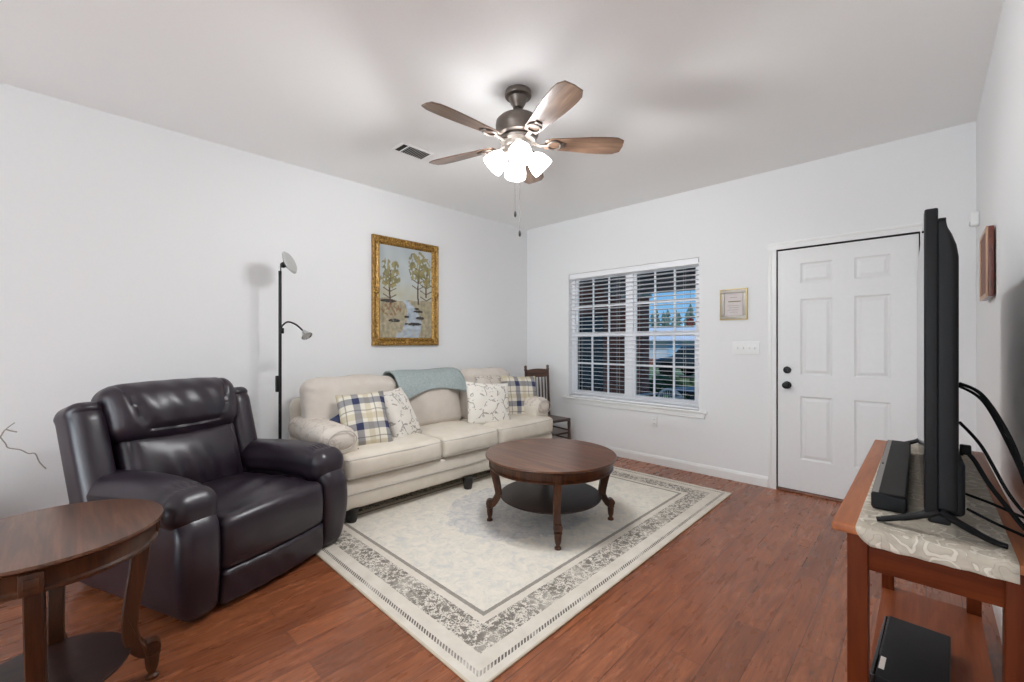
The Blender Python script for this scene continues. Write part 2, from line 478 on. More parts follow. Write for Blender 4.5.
M_walnutleg = wood('carved_walnut', rgb(42, 21, 11), rgb(66, 36, 19), rgb(90, 52, 29), axis=2, rough=0.35, coat=0.1, spec=0.35)
M_walnutdark = wood('dark_walnut_shelf', rgb(30, 17, 13), rgb(46, 27, 22), rgb(60, 37, 30), axis=1, rough=0.35, coat=0.05, spec=0.3)
M_cherry = wood('cherry_top', rgb(146, 84, 50), rgb(172, 102, 62), rgb(190, 118, 74), axis=1, rough=0.45, coat=0.0, spec=0.35)
M_cherryleg = wood('cherry_leg', rgb(72, 27, 8), rgb(94, 39, 13), rgb(112, 51, 19), axis=2, rough=0.5, coat=0.0, spec=0.12)
M_cherryapron = wood('cherry_apron', rgb(72, 27, 8), rgb(94, 39, 13), rgb(112, 51, 19), axis=0, rough=0.5, coat=0.0, spec=0.12)
M_blade = wood('fan_blade_walnut', rgb(82, 62, 50), rgb(116, 90, 72), rgb(146, 118, 96), axis=0, rough=0.3, coat=0.4, coat_rough=0.25)
M_oakdark = wood('old_dark_oak', rgb(36, 22, 16), rgb(58, 36, 25), rgb(78, 50, 34), axis=2, rough=0.4)
M_oakcrest = wood('old_oak_crest', rgb(62, 38, 26), rgb(88, 56, 38), rgb(108, 72, 50), axis=1, rough=0.4)

# ------------------------------------------------------------------ room shell
D = 4.22; XL = -3.795; XR = 0.241; HC = 2.736; YB = -6.0
def slab(name, x0, x1, y0, y1, z0, z1, mat): return struct(MB().box(x0, x1, y0, y1, z0, z1).build(name, mat, autosmooth=0))
slab('floor', XL - .15, XR + .15, YB - .15, D + .15, -0.1, 0.0, M_floor)
slab('ceiling', XL - .15, XR + .15, YB - .15, D + .15, HC, HC + .12, M_ceil)
slab('wall_left', XL - .15, XL, YB - .15, D + .15, 0, HC, M_wall)
slab('wall_right', XR, XR + .15, YB - .15, D + .15, 0, HC, M_wall)
WX0, WX1, WZ0, WZ1 = -3.119, -1.572, 0.600, 2.077       # window opening
DX0, DX1, DZ1 = -0.925, -0.028, 2.047                   # door opening
w = MB()
w.box(XL, WX0, D, D + .15, 0, HC); w.box(WX0, WX1, D, D + .15, 0, WZ0); w.box(WX0, WX1, D, D + .15, WZ1, HC)
w.box(WX1, DX0, D, D + .15, 0, HC); w.box(DX0, DX1, D, D + .15, DZ1, HC); w.box(DX1, XR, D, D + .15, 0, HC)
struct(w.build('wall_back', M_wall, autosmooth=0))
# rear wall behind the camera with a tall opening added to let daylight in
w = MB(); a0, a1, b1 = -3.7, -1.4, 2.45
w.box(XL, a0, YB - .15, YB, 0, HC); w.box(a1, XR, YB - .15, YB, 0, HC); w.box(a0, a1, YB - .15, YB, b1, HC); w.box(a0, a1, YB - .15, YB, 0, .25)
struct(w.build('wall_rear', M_wall, autosmooth=0))
slab('wall_shade_partition', XL, -3.10, -2.15, -2.03, 0, HC, M_wall)      # unseen partition added behind the camera to shade the near left wall

def baseboard(name, p0, p1, n):
    p0 = Vector(p0); p1 = Vector(p1); n = Vector(n)
    prof = [(0, 0), (0.014, 0), (0.014, 0.066), (0.010, 0.078), (0.006, 0.088), (0, 0.090)]
    m = MB(); vs = []
    for p in (p0, p1):
        for (u, z) in prof: vs.append(p + n * u + Vector((0, 0, z)))
    k = len(prof)
    fs = [tuple(range(k)), tuple(range(2 * k - 1, k - 1, -1))] + [(i, k + i, k + (i + 1) % k, (i + 1) % k) for i in range(k)]
    m._faces(vs, fs, False)
    return struct(m.build(name, M_trim, autosmooth=0))
baseboard('baseboard_left', (XL, YB, 0), (XL, D, 0), (1, 0, 0))
baseboard('baseboard_right', (XR, YB, 0), (XR, D, 0), (-1, 0, 0))
baseboard('baseboard_back', (XL, D, 0), (DX0 - .06, D, 0), (0, -1, 0))

# door casing (trim) and door
m = MB()
def casing(m, x0, x1, z0, z1, vertical, inner):
    m.box(x0, x1, D - .012, D, z0, z1)
    if vertical:
        m.box(x0 if inner > 0 else x0 + .036, x1 - .036 if inner > 0 else x1, D - .018, D - .011, z0, z1, bev=.002)
    else: m.box(x0, x1, D - .018, D - .011, z0 + .036, z1, bev=.002)
casing(m, DX0 - .058, DX0 + .002, 0, DZ1 + .0, True, 1)
casing(m, DX1 - .002, DX1 + .058, 0, DZ1 + .0, True, -1)
casing(m, DX0 - .058, DX1 + .058, DZ1, DZ1 + .058, False, 0)
struct(m.build('trim_1', M_trim))
m = MB()
m.box(DX0, DX0 + .004, D, D + .12, 0, DZ1); m.box(DX1 - .004, DX1, D, D + .12, 0, DZ1); m.box(DX0, DX1, D, D + .12, DZ1 - .004, DZ1)
m.box(DX0 + .004, DX0 + .03, D + .056, D + .075, 0, DZ1); m.box(DX1 - .03, DX1 - .004, D + .056, D + .075, 0, DZ1); m.box(DX0, DX1, D + .056, D + .075, DZ1 - .03, DZ1)
struct(m.build('trim_2', M_gap, autosmooth=0))  # jamb and stops coloured dark, painting in the shadow around the door
struct(MB().box(DX0, DX1, D - .01, D + .12, 0.0, 0.018, bev=.004).build('trim_3', wood('oak_threshold', rgb(88, 48, 30), rgb(112, 66, 42), rgb(134, 84, 56), axis=0)))

door = MB()
x0, x1, z0, z1 = DX0 + .011, DX1 - .010, 0.024, DZ1 - .013
ys = D + .008
door.box(x0, x1, ys + .012, ys + .045, z0, z1)
cols = [(-0.752, -0.536), (-0.400, -0.188)]
rows = [(0.284, 0.810), (0.985, 1.616), (1.745, 1.913)]
xs = [x0, cols[0][0], cols[0][1], cols[1][0], cols[1][1], x1]
# stiles and rails, proud of the recessed panel ground
for (a, b) in ((x0, cols[0][0]), (cols[0][1], cols[1][0]), (cols[1][1], x1)): door.box(a, b, ys, ys + .014, z0, z1)
zz = [z0] + [v for r in rows for v in r] + [z1]
for (a, b) in cols:
    for i in range(0, 8, 2): door.box(a, b, ys, ys + .014, zz[i], zz[i + 1])
    for (c0, c1) in rows:                              # raised fields with sloping moulding
        for (g0, g1, y0_, y1_) in ((0.0, 0.012, 0.0, 0.010), (0.020, 0.040, 0.010, 0.002)):
            o0 = [(a + g0, c0 + g0), (b - g0, c0 + g0), (b - g0, c1 - g0), (a + g0, c1 - g0)]
            o1 = [(a + g1, c0 + g1), (b - g1, c0 + g1), (b - g1, c1 - g1), (a + g1, c1 - g1)]
            vs = [(x, ys + y0_ * .65, z) for x, z in o0] + [(x, ys + y1_ * .65, z) for x, z in o1]
            door._faces(vs, [(i, (i + 1) % 4, 4 + (i + 1) % 4, 4 + i) for i in range(4)], False)
        g = 0.040; door._faces([(a + g, ys + .0013, c0 + g), (b - g, ys + .0013, c0 + g), (b - g, ys + .0013, c1 - g), (a + g, ys + .0013, c1 - g)], [(0, 1, 2, 3)], False)
        door._faces([(a, ys + .0068, c0), (b, ys + .0068, c0), (b, ys + .0068, c1), (a, ys + .0068, c1)], [(0, 1, 2, 3)], False)
door_o = struct(door.build('door_1', M_door, autosmooth=0))
kx = -0.845
MY = Rx(PI / 2)
k = MB().lathe([(0, 0), (.030, 0), (.032, .004), (.030, .010), (.012, .014), (.011, .030), (.020, .036), (.027, .044), (.029, .052), (.026, .060), (.016, .065), (0, .066)], M=T(kx, ys, .896) @ MY, n=28)
k.build('door_knob', M_blackmetal, door_o, label='black round door knob')
k = MB().lathe([(0, 0), (.028, 0), (.030, .006), (.026, .016), (.010, .018), (0, .019)], M=T(kx, ys, 1.023) @ MY, n=28)
k.box(kx - .005, kx + .005, ys - .034, ys - .016, 1.012, 1.034, bev=.002)
k.build('deadbolt', M_blackmetal, door_o, label='black deadbolt thumb turn')
for z in (0.89, 1.02): MB().box(DX0 + .001, DX0 + .010, ys - .002, ys + .02, z - .022, z + .022).build('strike_plate', M_blackmetal, door_o)
for z in (0.26, 1.08, 1.86):
    MB().cyl((DX1 - .004, D - .004, z - .045), (DX1 - .004, D - .004, z + .045), .006, n=10).build('hinge', M_pewter, door_o)
# ------------------------------------------------------------------ window
def window():
    yg = D + .105
    root = MB(); f = .045
    y0, y1 = D + .07, D + .14
    # outer frame and mullion between the two sash pairs
    root.box(WX0, WX0 + f, y0, y1, WZ0, WZ1, bev=.004); root.box(WX1 - f, WX1, y0, y1, WZ0, WZ1, bev=.004)
    root.box(WX0 + f, WX1 - f, y0, y1, WZ1 - f, WZ1, bev=.004); root.box(WX0 + f, WX1 - f, y0, y1, WZ0, WZ0 + f, bev=.004)
    xm = -2.343
    root.box(xm - .04, xm + .04, y0, y1, WZ0 + f, WZ1 - f, bev=.004)
    w_o = struct(root.build('window_1', M_vinyl))
    zm = 1.345
    for (a, b) in ((WX0 + f, xm - .04), (xm + .04, WX1 - f)):
        for (c0, c1, yy) in ((zm - .02, WZ1 - f, yg + .004), (WZ0 + f, zm + .02, yg - .018)):
            m = MB(); s = .026
            m.box(a, a + s, yy - .012, yy + .012, c0, c1, bev=.003); m.box(b - s, b, yy - .012, yy + .012, c0, c1, bev=.003)
            m.box(a + s, b - s, yy - .012, yy + .012, c0, c0 + s + .008, bev=.003); m.box(a + s, b - s, yy - .012, yy + .012, c1 - s - .006, c1, bev=.003)
            sash = m.build('sash', M_vinyl, w_o)
            m = MB()
            for i in (1, 2):
                x = a + s + (b - a - 2 * s) * i / 3
                m.box(x - .010, x + .010, yy - .006, yy + .006, c0 + s, c1 - s)
            z = (c0 + c1) / 2 + .002
            m.box(a + s, b - s, yy - .0055, yy + .0055, z - .010, z + .010)
            m.build('muntin', M_vinyl, sash)
            MB().box(a + s - .002, b - s + .002, yy - .0015, yy + .0015, c0 + s, c1 - s).build('pane', M_glass, sash, autosmooth=0)
    m = MB().box(WX0 - .075, WX1 + .075, D - .030, D + .07, WZ0 - .022, WZ0, bev=.006)
    struct(m.build('trim_4', M_trim))
    m = MB().box(WX0 - .055, WX1 + .055, D - .014, D, WZ0 - .075, WZ0 - .022, bev=.004)
    struct(m.build('trim_5', M_trim))
def glass_mat():
    t = NT('window_glass')
    tr = t.node('ShaderNodeBsdfTransparent'); gl = t.node('ShaderNodeBsdfGlossy'); gl.inputs['Roughness'].default_value = 0.02
    lw = t.node('ShaderNodeLayerWeight'); lw.inputs['Blend'].default_value = 0.25
    mx = t.node('ShaderNodeMixShader'); t.link(t.math('MULTIPLY', lw.outputs['Fresnel'], 0.12), mx.inputs[0])
    tr.inputs[0].default_value = (.93, .95, .95, 1)
    t.link(tr.outputs[0], mx.inputs[1]); t.link(gl.outputs[0], mx.inputs[2])
    t.link(mx.outputs[0], t.n['Material Output'].inputs['Surface'])
    return t.m
M_glass = glass_mat()
window()
M_slat = plain('white_blind_slat', rgb(246, 246, 248), 0.45, namp=0.01)
bl = thing('window_blind', 'white two inch horizontal slat blind hanging open across the double window', 'blind', ((WX0 + WX1) / 2, D + .036, WZ0))
hw = (WX1 - WX0) / 2 - .006
zt = WZ1 - WZ0
MB().box(-hw, hw, -.028, .026, zt - .062, zt - .002, bev=.003).build('headrail', M_slat, bl)
MB().box(hw - .002, hw + .003, -.030, -.016, zt - .048, zt - .012).build('end_clip', M_gap, bl, label='dark clip at the headrail end')
m = MB(); n = 31
for i in range(n):
    z = .045 + (zt - .062 - .055) * i / (n - 1)
    m.box(-hw + .002, hw - .002, -.022, .022, -.0013, .0013, M=T(0, 0, z) @ Rx(math.radians(-7)))
m.build('slats', M_slat, bl, autosmooth=0)
MB().box(-hw + .002, hw - .002, -.025, .025, .004, .022, bev=.003).build('bottom_rail', M_slat, bl)
for x in (-.62, -.12, .12, .62):
    m = MB()
    for y in (-.026, .026): m.cyl((x, y, .02), (x, y, zt - .06), .0009, n=5)
    m.build('ladder_cord', M_slat, bl)
# ------------------------------------------------------------------ exterior seen through the window
def brick_mat():
    t = NT('red_brick'); c = t.coord(); s = t.sep(c)
    br = t.node('ShaderNodeTexBrick'); t.link(t.comb(t.math('ADD', s[0], s[1]), s[2], 0.0), br.inputs['Vector'])
    br.inputs['Scale'].default_value = 1; br.inputs['Brick Width'].default_value = .21; br.inputs['Row Height'].default_value = .072; br.inputs['Mortar Size'].default_value = .008
    br.inputs['Color1'].default_value = rgb(124, 66, 54); br.inputs['Color2'].default_value = rgb(156, 92, 76); br.inputs['Mortar'].default_value = rgb(120, 104, 96)
    return t.done(br.outputs['Color'], 0.9)
M_brick = brick_mat()
M_lawn = plain('lawn', rgb(110, 124, 84), 0.95, nscale=6, namp=0.2)
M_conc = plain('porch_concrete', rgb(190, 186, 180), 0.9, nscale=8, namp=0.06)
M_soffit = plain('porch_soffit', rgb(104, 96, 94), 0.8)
M_dark = plain('dark_window_glass', rgb(18, 20, 24), 0.1)
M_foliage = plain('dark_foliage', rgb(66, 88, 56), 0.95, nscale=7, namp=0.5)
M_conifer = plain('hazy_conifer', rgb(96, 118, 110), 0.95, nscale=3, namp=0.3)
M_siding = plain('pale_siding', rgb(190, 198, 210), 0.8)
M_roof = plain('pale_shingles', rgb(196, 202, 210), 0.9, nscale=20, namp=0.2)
M_wicker = plain('white_wicker', rgb(225, 225, 222), 0.7)
M_redpaint = plain('brick_red_paint', rgb(190, 56, 44), 0.6, nscale=60, namp=0.15)
M_carpaint = plain('dark_car_paint', rgb(26, 28, 34), 0.2, coat=0.5)
M_whitecloth = plain('white_canvas', rgb(228, 230, 234), 0.8)
GZ = -0.16
o = struct(MB().box(-60, 30, 8.2, 90, GZ - .3, GZ - .02).build('lawn', M_lawn, autosmooth=0))
o = struct(MB().box(-9, 1.5, D + .15, 8.2, GZ - .1, GZ).build('porch_floor', M_conc, autosmooth=0))
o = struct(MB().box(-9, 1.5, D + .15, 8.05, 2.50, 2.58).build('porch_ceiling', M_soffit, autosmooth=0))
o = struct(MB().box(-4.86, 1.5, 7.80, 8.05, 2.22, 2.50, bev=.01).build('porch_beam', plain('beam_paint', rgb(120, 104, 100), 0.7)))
w = MB(); yb = 7.85
w.box(-9, -6.35, yb, yb + .2, GZ, 2.5); w.box(-6.35, -4.90, yb, yb + .2, GZ, .15); w.box(-6.35, -4.90, yb, yb + .2, 1.85, 2.5); w.box(-4.90, -4.40, yb, yb + .2, GZ, 2.5)
struct(w.build('garage_wall', M_brick, autosmooth=0))
gw = struct(MB().box(-6.35, -4.90, yb + .12, yb + .15, .15, 1.85).build('window_2', M_dark, autosmooth=0))
m = MB()
for x in (-6.35, -5.63, -4.94): m.box(x, x + .04, yb + .06, yb + .12, .15, 1.85)
m.box(-6.35, -4.90, yb + .06, yb + .12, .98, 1.03)
m.build('window_frame', plain('bronze_frame', rgb(60, 56, 54), 0.5), gw, autosmooth=0)
col = thing('brick_column', 'red brick porch column beside the blue sky in the right sash', 'column', (-4.18, 7.92, GZ))
MB().box(-.22, .22, -.2, .2, 0, .28).build('plinth', M_brick, col)
MB().box(-.19, .19, -.17, .17, .28, 2.30).build('shaft', M_brick, col)
MB().box(-.23, .23, -.21, .21, 2.30, 2.38, bev=.01).build('capital', M_conc, col)

md = thing('hanging_ornament', 'round brick-red ornament hanging from the porch ceiling against the trees', 'ornament', (-2.55, 6.5, 1.56), THETA)
m = MB(); R_ = .080
for k_ in range(8):
    a = 2 * PI * k_ / 8
    m.lathe([(0, -.008), (.016, -.007), (.019, 0), (.016, .007), (0, .008)], M=T(.050 * math.cos(a), 0, .050 * math.sin(a)) @ Rx(PI / 2) @ T(0, 0, 0), n=12)
m.build('petals', M_redpaint, md)
MB().lathe([(0, -.016), (.026, -.012), (.030, 0), (.026, .012), (0, .016)], M=Rx(PI / 2), n=16).build('centre_boss', plain('rust_boss', rgb(196, 96, 74), 0.6), md)
MB().cyl((0, 0, .085), (0, 0, .94), .002, n=6).build('cord', M_rubber, md)

# patio furniture
def patio_table(loc):
    t_ = thing('patio_table', 'black metal patio table on the porch beyond the window', 'table', loc)
    MB().lathe([(0, .60), (.42, .60), (.44, .61), (.44, .635), (.42, .64), (0, .64)], n=32).build('tabletop', M_blackmetal, t_)
    for k_ in range(4):
        a = PI / 4 + k_ * PI / 2
        MB().tube(bez([(.33 * math.cos(a), .33 * math.sin(a), .60), (.22 * math.cos(a), .22 * math.sin(a), .30), (.36 * math.cos(a), .36 * math.sin(a), .012)], 6), .014).build('leg', M_blackmetal, t_)
patio_table((-2.72, 7.25, GZ))
def wicker_chair(loc, rz, label, mat):
    t_ = thing('patio_chair', label, 'patio chair', loc, rz)
    m = MB(); m.rbox((0, 0, .40), (.26, .26, .04), .03, n=4); m.build('seat', mat, t_)
    m = MB()
    pts = [(-.24 + .03 * math.cos(a), .27 * math.sin(a), .44 + .22 * max(0, math.cos(a))) for a in [(-PI / 2) + PI * i / 16 for i in range(17)]]
    m.tube(pts, .020)
    for i in range(2, 15): m.tube([(pts[i][0], pts[i][1], pts[i][2]), (-.23, pts[i][1] * .9, .42)], .006, n=6)
    for zz_ in (.50, .56): m.tube([(-.235, y, zz_) for y in (-.22, 0, .22)], .006, n=6)
    m.build('backrest', mat, t_)
    for sx in (-1, 1):
        m = MB().tube(bez([(-.22, .27 * sx, .56), (0, .29 * sx, .56), (.24, .28 * sx, .54), (.25, .27 * sx, .42)], 6), .016); m.build('armrest', mat, t_)
        for fx in (-1, 1): MB().cyl((fx * .22, sx * .23, .40), (fx * .25, sx * .25, .005), .020, .014, n=10).build('leg', mat, t_)
wicker_chair((-3.05, 6.55, GZ - .0), math.radians(-110), 'white wicker patio chair nearest the window on the porch', M_wicker)
wicker_chair((-2.28, 6.75, GZ), math.radians(-100), 'black metal patio chair on the porch beside the white wicker chair', M_blackmetal)
pb = thing('patio_umbrella', 'closed white canvas patio umbrella standing on the porch', 'umbrella', (-2.10, 7.40, GZ))
MB().lathe([(0, 0), (.20, 0), (.21, .03), (.05, .07), (.03, .14), (0, .15)], n=24).build('base', M_blackmetal, pb)
MB().cyl((0, 0, .10), (0, 0, 1.40), .018, n=12).build('pole', M_blackmetal, pb)
m = MB(); prof = []
vs = []
nr = 24
for i, (r, z) in enumerate([(.10, .40), (.13, .48), (.125, .7), (.09, .95), (.05, 1.2), (.012, 1.36)]):
    for k_ in range(nr):
        a = 2 * PI * k_ / nr; rr = r * (1 + .22 * (k_ % 3 - 1))
        vs.append((rr * math.cos(a), rr * math.sin(a), z))
fs = [(i * nr + k_, i * nr + (k_ + 1) % nr, (i + 1) * nr + (k_ + 1) % nr, (i + 1) * nr + k_) for i in range(5) for k_ in range(nr)] + [tuple(range(nr)), tuple(5 * nr + k_ for k_ in range(nr))]
m._faces(vs, fs, True); m.build('canopy', M_whitecloth, pb, autosmooth=70)

def bush(name, loc, r, label, mat, cat='bush', seed=0, sz=1.0, group=None):
    m = MB(); rnd = random.Random(seed)
    for _ in range(int(70)):
        a = rnd.random() * 2 * PI; e = rnd.random() * PI / 2; q = r * (.55 + .45 * rnd.random())
        p = (q * math.cos(a) * math.cos(e), q * math.sin(a) * math.cos(e), sz * q * math.sin(e) + .12 * r)
        s = r * (.16 + .12 * rnd.random())
        m.rbox(p, (s, s, s * .8), s * .79, n=1, cs=1, warp=lambda q_, t_: q_ + Vector((noise.noise(q_ * 6 / r), noise.noise(q_ * 7 / r + Vector((3, 0, 0))), noise.noise(q_ * 5 / r))) * r * .12)
    o = m.build(name, mat, autosmooth=0); o.location = loc
    return tag(o, label, cat, group)
bush('shrub', (-4.4, 9.6, GZ), .55, 'rounded green shrub beside the brick column', M_foliage, seed=1)
bush('shrub', (-3.85, 10.4, GZ), .50, 'low green shrub behind the patio table', M_foliage, seed=2)
# neighbour house
hs = thing('neighbor_house', 'pale sided house across the lawn seen through the right sash', 'house', (-11.2, 24, GZ), math.radians(20))
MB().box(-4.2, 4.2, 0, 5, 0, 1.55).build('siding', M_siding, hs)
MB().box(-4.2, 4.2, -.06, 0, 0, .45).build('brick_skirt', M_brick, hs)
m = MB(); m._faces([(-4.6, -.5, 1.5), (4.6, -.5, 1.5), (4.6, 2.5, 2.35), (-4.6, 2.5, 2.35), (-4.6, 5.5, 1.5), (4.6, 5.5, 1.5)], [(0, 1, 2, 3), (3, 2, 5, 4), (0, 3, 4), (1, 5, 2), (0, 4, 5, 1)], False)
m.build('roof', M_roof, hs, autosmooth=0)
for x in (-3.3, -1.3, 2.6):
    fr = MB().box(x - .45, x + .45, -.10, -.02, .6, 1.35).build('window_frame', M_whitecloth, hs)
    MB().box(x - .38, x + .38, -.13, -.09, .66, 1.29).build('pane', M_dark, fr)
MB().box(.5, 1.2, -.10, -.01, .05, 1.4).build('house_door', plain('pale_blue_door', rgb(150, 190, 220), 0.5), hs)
# parked car
cr = thing('parked_car', 'dark car parked on the street beyond the porch', 'car', (-6.3, 17.5, GZ), math.radians(-12))
body = [(-1.9, .35), (-1.88, .62), (-1.5, .78), (-1.0, .85), (-.55, 1.25), (.55, 1.28), (1.15, .92), (1.85, .82), (1.95, .55), (1.9, .35)]
MB().extrude(body, 1.6, bev=.08).build('body', M_carpaint, cr)
MB().extrude([(-.92, .86), (-.52, 1.2), (.5, 1.22), (1.0, .90)], 1.61, bev=.02).build('windows', M_dark, cr)
for x in (-1.2, 1.25):
    for y in (-.74, .74): MB().cyl((x, y - .1, .32), (x, y + .1, .32), .32, n=24).build('wheel', M_rubber, cr)
# trees far off
def conifer(loc, h, seed):
    rnd = random.Random(seed)
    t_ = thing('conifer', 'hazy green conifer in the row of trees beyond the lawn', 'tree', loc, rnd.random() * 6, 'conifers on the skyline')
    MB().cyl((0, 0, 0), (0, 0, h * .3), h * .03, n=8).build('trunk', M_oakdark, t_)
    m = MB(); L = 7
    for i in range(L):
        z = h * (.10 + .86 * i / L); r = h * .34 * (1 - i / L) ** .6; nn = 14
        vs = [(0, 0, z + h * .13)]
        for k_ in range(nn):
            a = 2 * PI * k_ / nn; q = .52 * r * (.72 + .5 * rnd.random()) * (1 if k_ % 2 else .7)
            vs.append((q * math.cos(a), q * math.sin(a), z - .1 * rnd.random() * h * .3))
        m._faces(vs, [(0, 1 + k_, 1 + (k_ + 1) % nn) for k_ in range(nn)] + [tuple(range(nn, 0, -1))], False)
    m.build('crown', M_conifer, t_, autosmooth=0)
for i in range(20):
    dx = -24.0 + (i // 2) * 1.15 + (i % 2) * .57
    conifer((dx, 40 + (i % 2) * 2.2, GZ), random.uniform(4.5, 5.6), i)

# ------------------------------------------------------------------ area rug
RX0, RX1, RY0, RY1 = -3.26, -1.155, 1.02, 3.82
M_rug = rug_mat((RX1 - RX0) / 2, (RY1 - RY0) / 2)
def rug_warp(p, t): return p
rg = MB().rbox((0, 0, .005), ((RX1 - RX0) / 2, (RY1 - RY0) / 2, .005), .004, n=2, cs=2).build('area_rug', M_rug)
rg.location = ((RX0 + RX1) / 2, (RY0 + RY1) / 2, 0)
tag(rg, 'cream and grey distressed border rug under the round coffee table', 'rug')
RUG = 0.010

# ------------------------------------------------------------------ recliner
def recliner():
    t_ = thing('recliner', 'dark plum leather recliner with padded arms standing before the left wall', 'recliner', (-2.92, .605, 0), math.radians(22))
    L_ = M_leather
    MB().box(-.40, .42, -.33, .33, .045, .26, bev=.02).build('base', M_leatherback, t_)
    for s in (-1, 1):
        def wp(p, t, s=s):
            x, y, z = p; u = max(0, min(1, z / .56))
            y += s * (.045 * math.sin(PI * min(1, u * 1.05)) ** .8 - .02 * (1 - u)) * max(0, (1 + s * t[1]) / 2)
            if t[0] > .3:
                k_ = smooth(.3, 1.0, t[0])
                x += .030 * math.sin(PI * u) * k_ - .07 * k_ * smooth(.72, 1.0, u)
                z -= .02 * k_ * smooth(.8, 1, u)
            x -= .05 * smooth(.4, -1.0, t[0]) * (1 - u) * 0
            return (x, y, z)
        m = MB().rbox((.02, s * .385, .280), (.460, .080, .272), .055, n=(14, 4, 12), cs=4, warp=wp)
        m.build('side_panel', L_, t_)
        def wa(p, t, s=s):
            x, y, z = p
            k_ = smooth(.25, 1.0, t[0])
            z -= .012 * k_ * k_
            if t[2] < 0: z += .03 * smooth(-.1, 1, s * t[1])
            z += .026 * (1 - t[1] ** 2) * (1 - max(0, t[0]) ** 4) * (1 if t[2] > 0 else 0)
            z -= .022 * smooth(.1, -1, t[0])
            if t[2] < 0: z -= .02 * k_
            y += s * .012 * smooth(0, 1, t[0])
            # gathered pleats at the front of the pad
            g = math.exp(-((t[0] - .70) / .10) ** 2) * (1 - abs(t[2]) * .3)
            z += .0045 * g * math.sin(y * 260) * (1 if t[2] > -.2 else 0)
            if t[0] > .62: z -= .008 * math.exp(-((t[0] - .74) / .05) ** 2)
            return (x, y, z)
        m = MB().rbox((.066, s * .388, .508), (.404, .116, .084), .074, n=(40, 24, 5), cs=6, warp=wa)
        m.build('arm_pad', L_, t_)
    # seat with crown, front roll and centre valley
    def ws(p, t):
        x, y, z = p
        if t[2] > -.2:
            z += .030 * (1 - t[1] ** 2) * (1 - .5 * t[0] ** 2) - .012 * smooth(.2, -1, t[0])
            z -= .008 * math.exp(-((t[0] - .72) / .06) ** 2)
            z += .004 * math.sin(x * 40 + 2.2 * math.sin(y * 9)) * smooth(.9, .2, abs(t[0]))
        if t[0] > .5: x += .022 * (1 - t[1] ** 2) * smooth(.5, 1, t[0]) + .012 * math.sin(PI * (t[2] + 1) / 2)
        return (x, y, z)
    MB().rbox((.15, 0, .300), (.335, .305, .128), .045, n=(18, 18, 8), cs=5, warp=ws).build('seat', L_, t_)
    def wf(p, t):
        x, y, z = p
        if t[0] > 0: x += .030 * (1 - t[1] ** 2) * .8 + .02 * (t[2] + 1) / 2 * .5 + .003 * math.sin(y * 60 + z * 40)
        return (x, y, z)
    MB().rbox((.440, 0, .102), (.040, .304, .084), .026, n=(3, 20, 6), cs=4, warp=wf).build('footrest', L_, t_)
    # back: lower cushion and head pillow with their seams, leaning backwards
    lean = T(-.205, -.040, .385) @ Ry(math.radians(-17))
    def wl(p, t):
        x, y, z = p
        if t[0] > 0:
            x += .045 * (1 - t[1] ** 2) * math.sin(PI * (t[2] + 1) / 2)
            x += .011 * math.sin((y * 1.0 + z * .30) * 58 + 1.5 * math.sin(y * 11)) * smooth(1, .3, abs(t[1])) * smooth(.5, -.7, t[2])
            x -= .010 * math.exp(-((abs(t[1]) - .86) / .04) ** 2)
        z -= .020 * (1 - t[1] ** 2) * smooth(.3, 1, t[2])
        return (x, y, z)
    MB().rbox((.0, 0, .180), (.080, .312, .205), .06, n=(4, 26, 16), cs=5, warp=wl, M=lean).build('lumbar_cushion', L_, t_)
    def wh(p, t):
        x, y, z = p
        if t[0] > 0:
            x += .050 * (1 - t[1] ** 2 * .8) * math.sin(PI * (t[2] + 1) / 2)
            v = t[2] + .9 * t[1] ** 2 - .35
            x -= .016 * math.exp(-((abs(t[1]) - (.66 + .12 * t[2])) / .030) ** 2) * smooth(-.55, -.2, t[2])
            x -= .016 * math.exp(-((t[2] + .58) / .06) ** 2) * smooth(.62, .5, abs(t[1]))
            x += .003 * math.sin(y * 50 + z * 20)
        z += .018 * (1 - abs(t[1]) ** 3) * smooth(0, 1, t[2]) - .030 * (1 - t[1] ** 2) * smooth(0, -1, t[2])
        y *= 1 + .03 * t[2]
        return (x, y, z)
    MB().rbox((-.005, 0, .495), (.105, .350, .158), .085, n=(5, 30, 16), cs=6, warp=wh, M=lean).build('head_pillow', L_, t_)
    for s in (-1, 1):
        def ww(p, t, s=s):
            x, y, z = p
            u = (t[2] + 1) / 2
            y += s * (-.010 + .010 * u)
            x += .018 * (1 - t[1] ** 2) * (1 if t[0] > 0 else 0)
            x -= .012 * math.exp(-((t[2] - .80) / .05) ** 2)
            return (x, y, z)
        MB().rbox((-.035, s * .398 - .008, .295), (.095, .078, .290), .055, n=(5, 5, 18), cs=5, warp=ww, M=lean).build('side_wing', L_, t_)
    MB().rbox((-.165, 0, .215), (.06, .37, .345), .04, n=(2, 8, 8), cs=4, M=lean).build('back_shell', M_leatherback, t_)
    MB().box(-.30, -.22, .430, .452, .30, .36, bev=.006).build('latch', M_blackmetal, t_)
recliner()

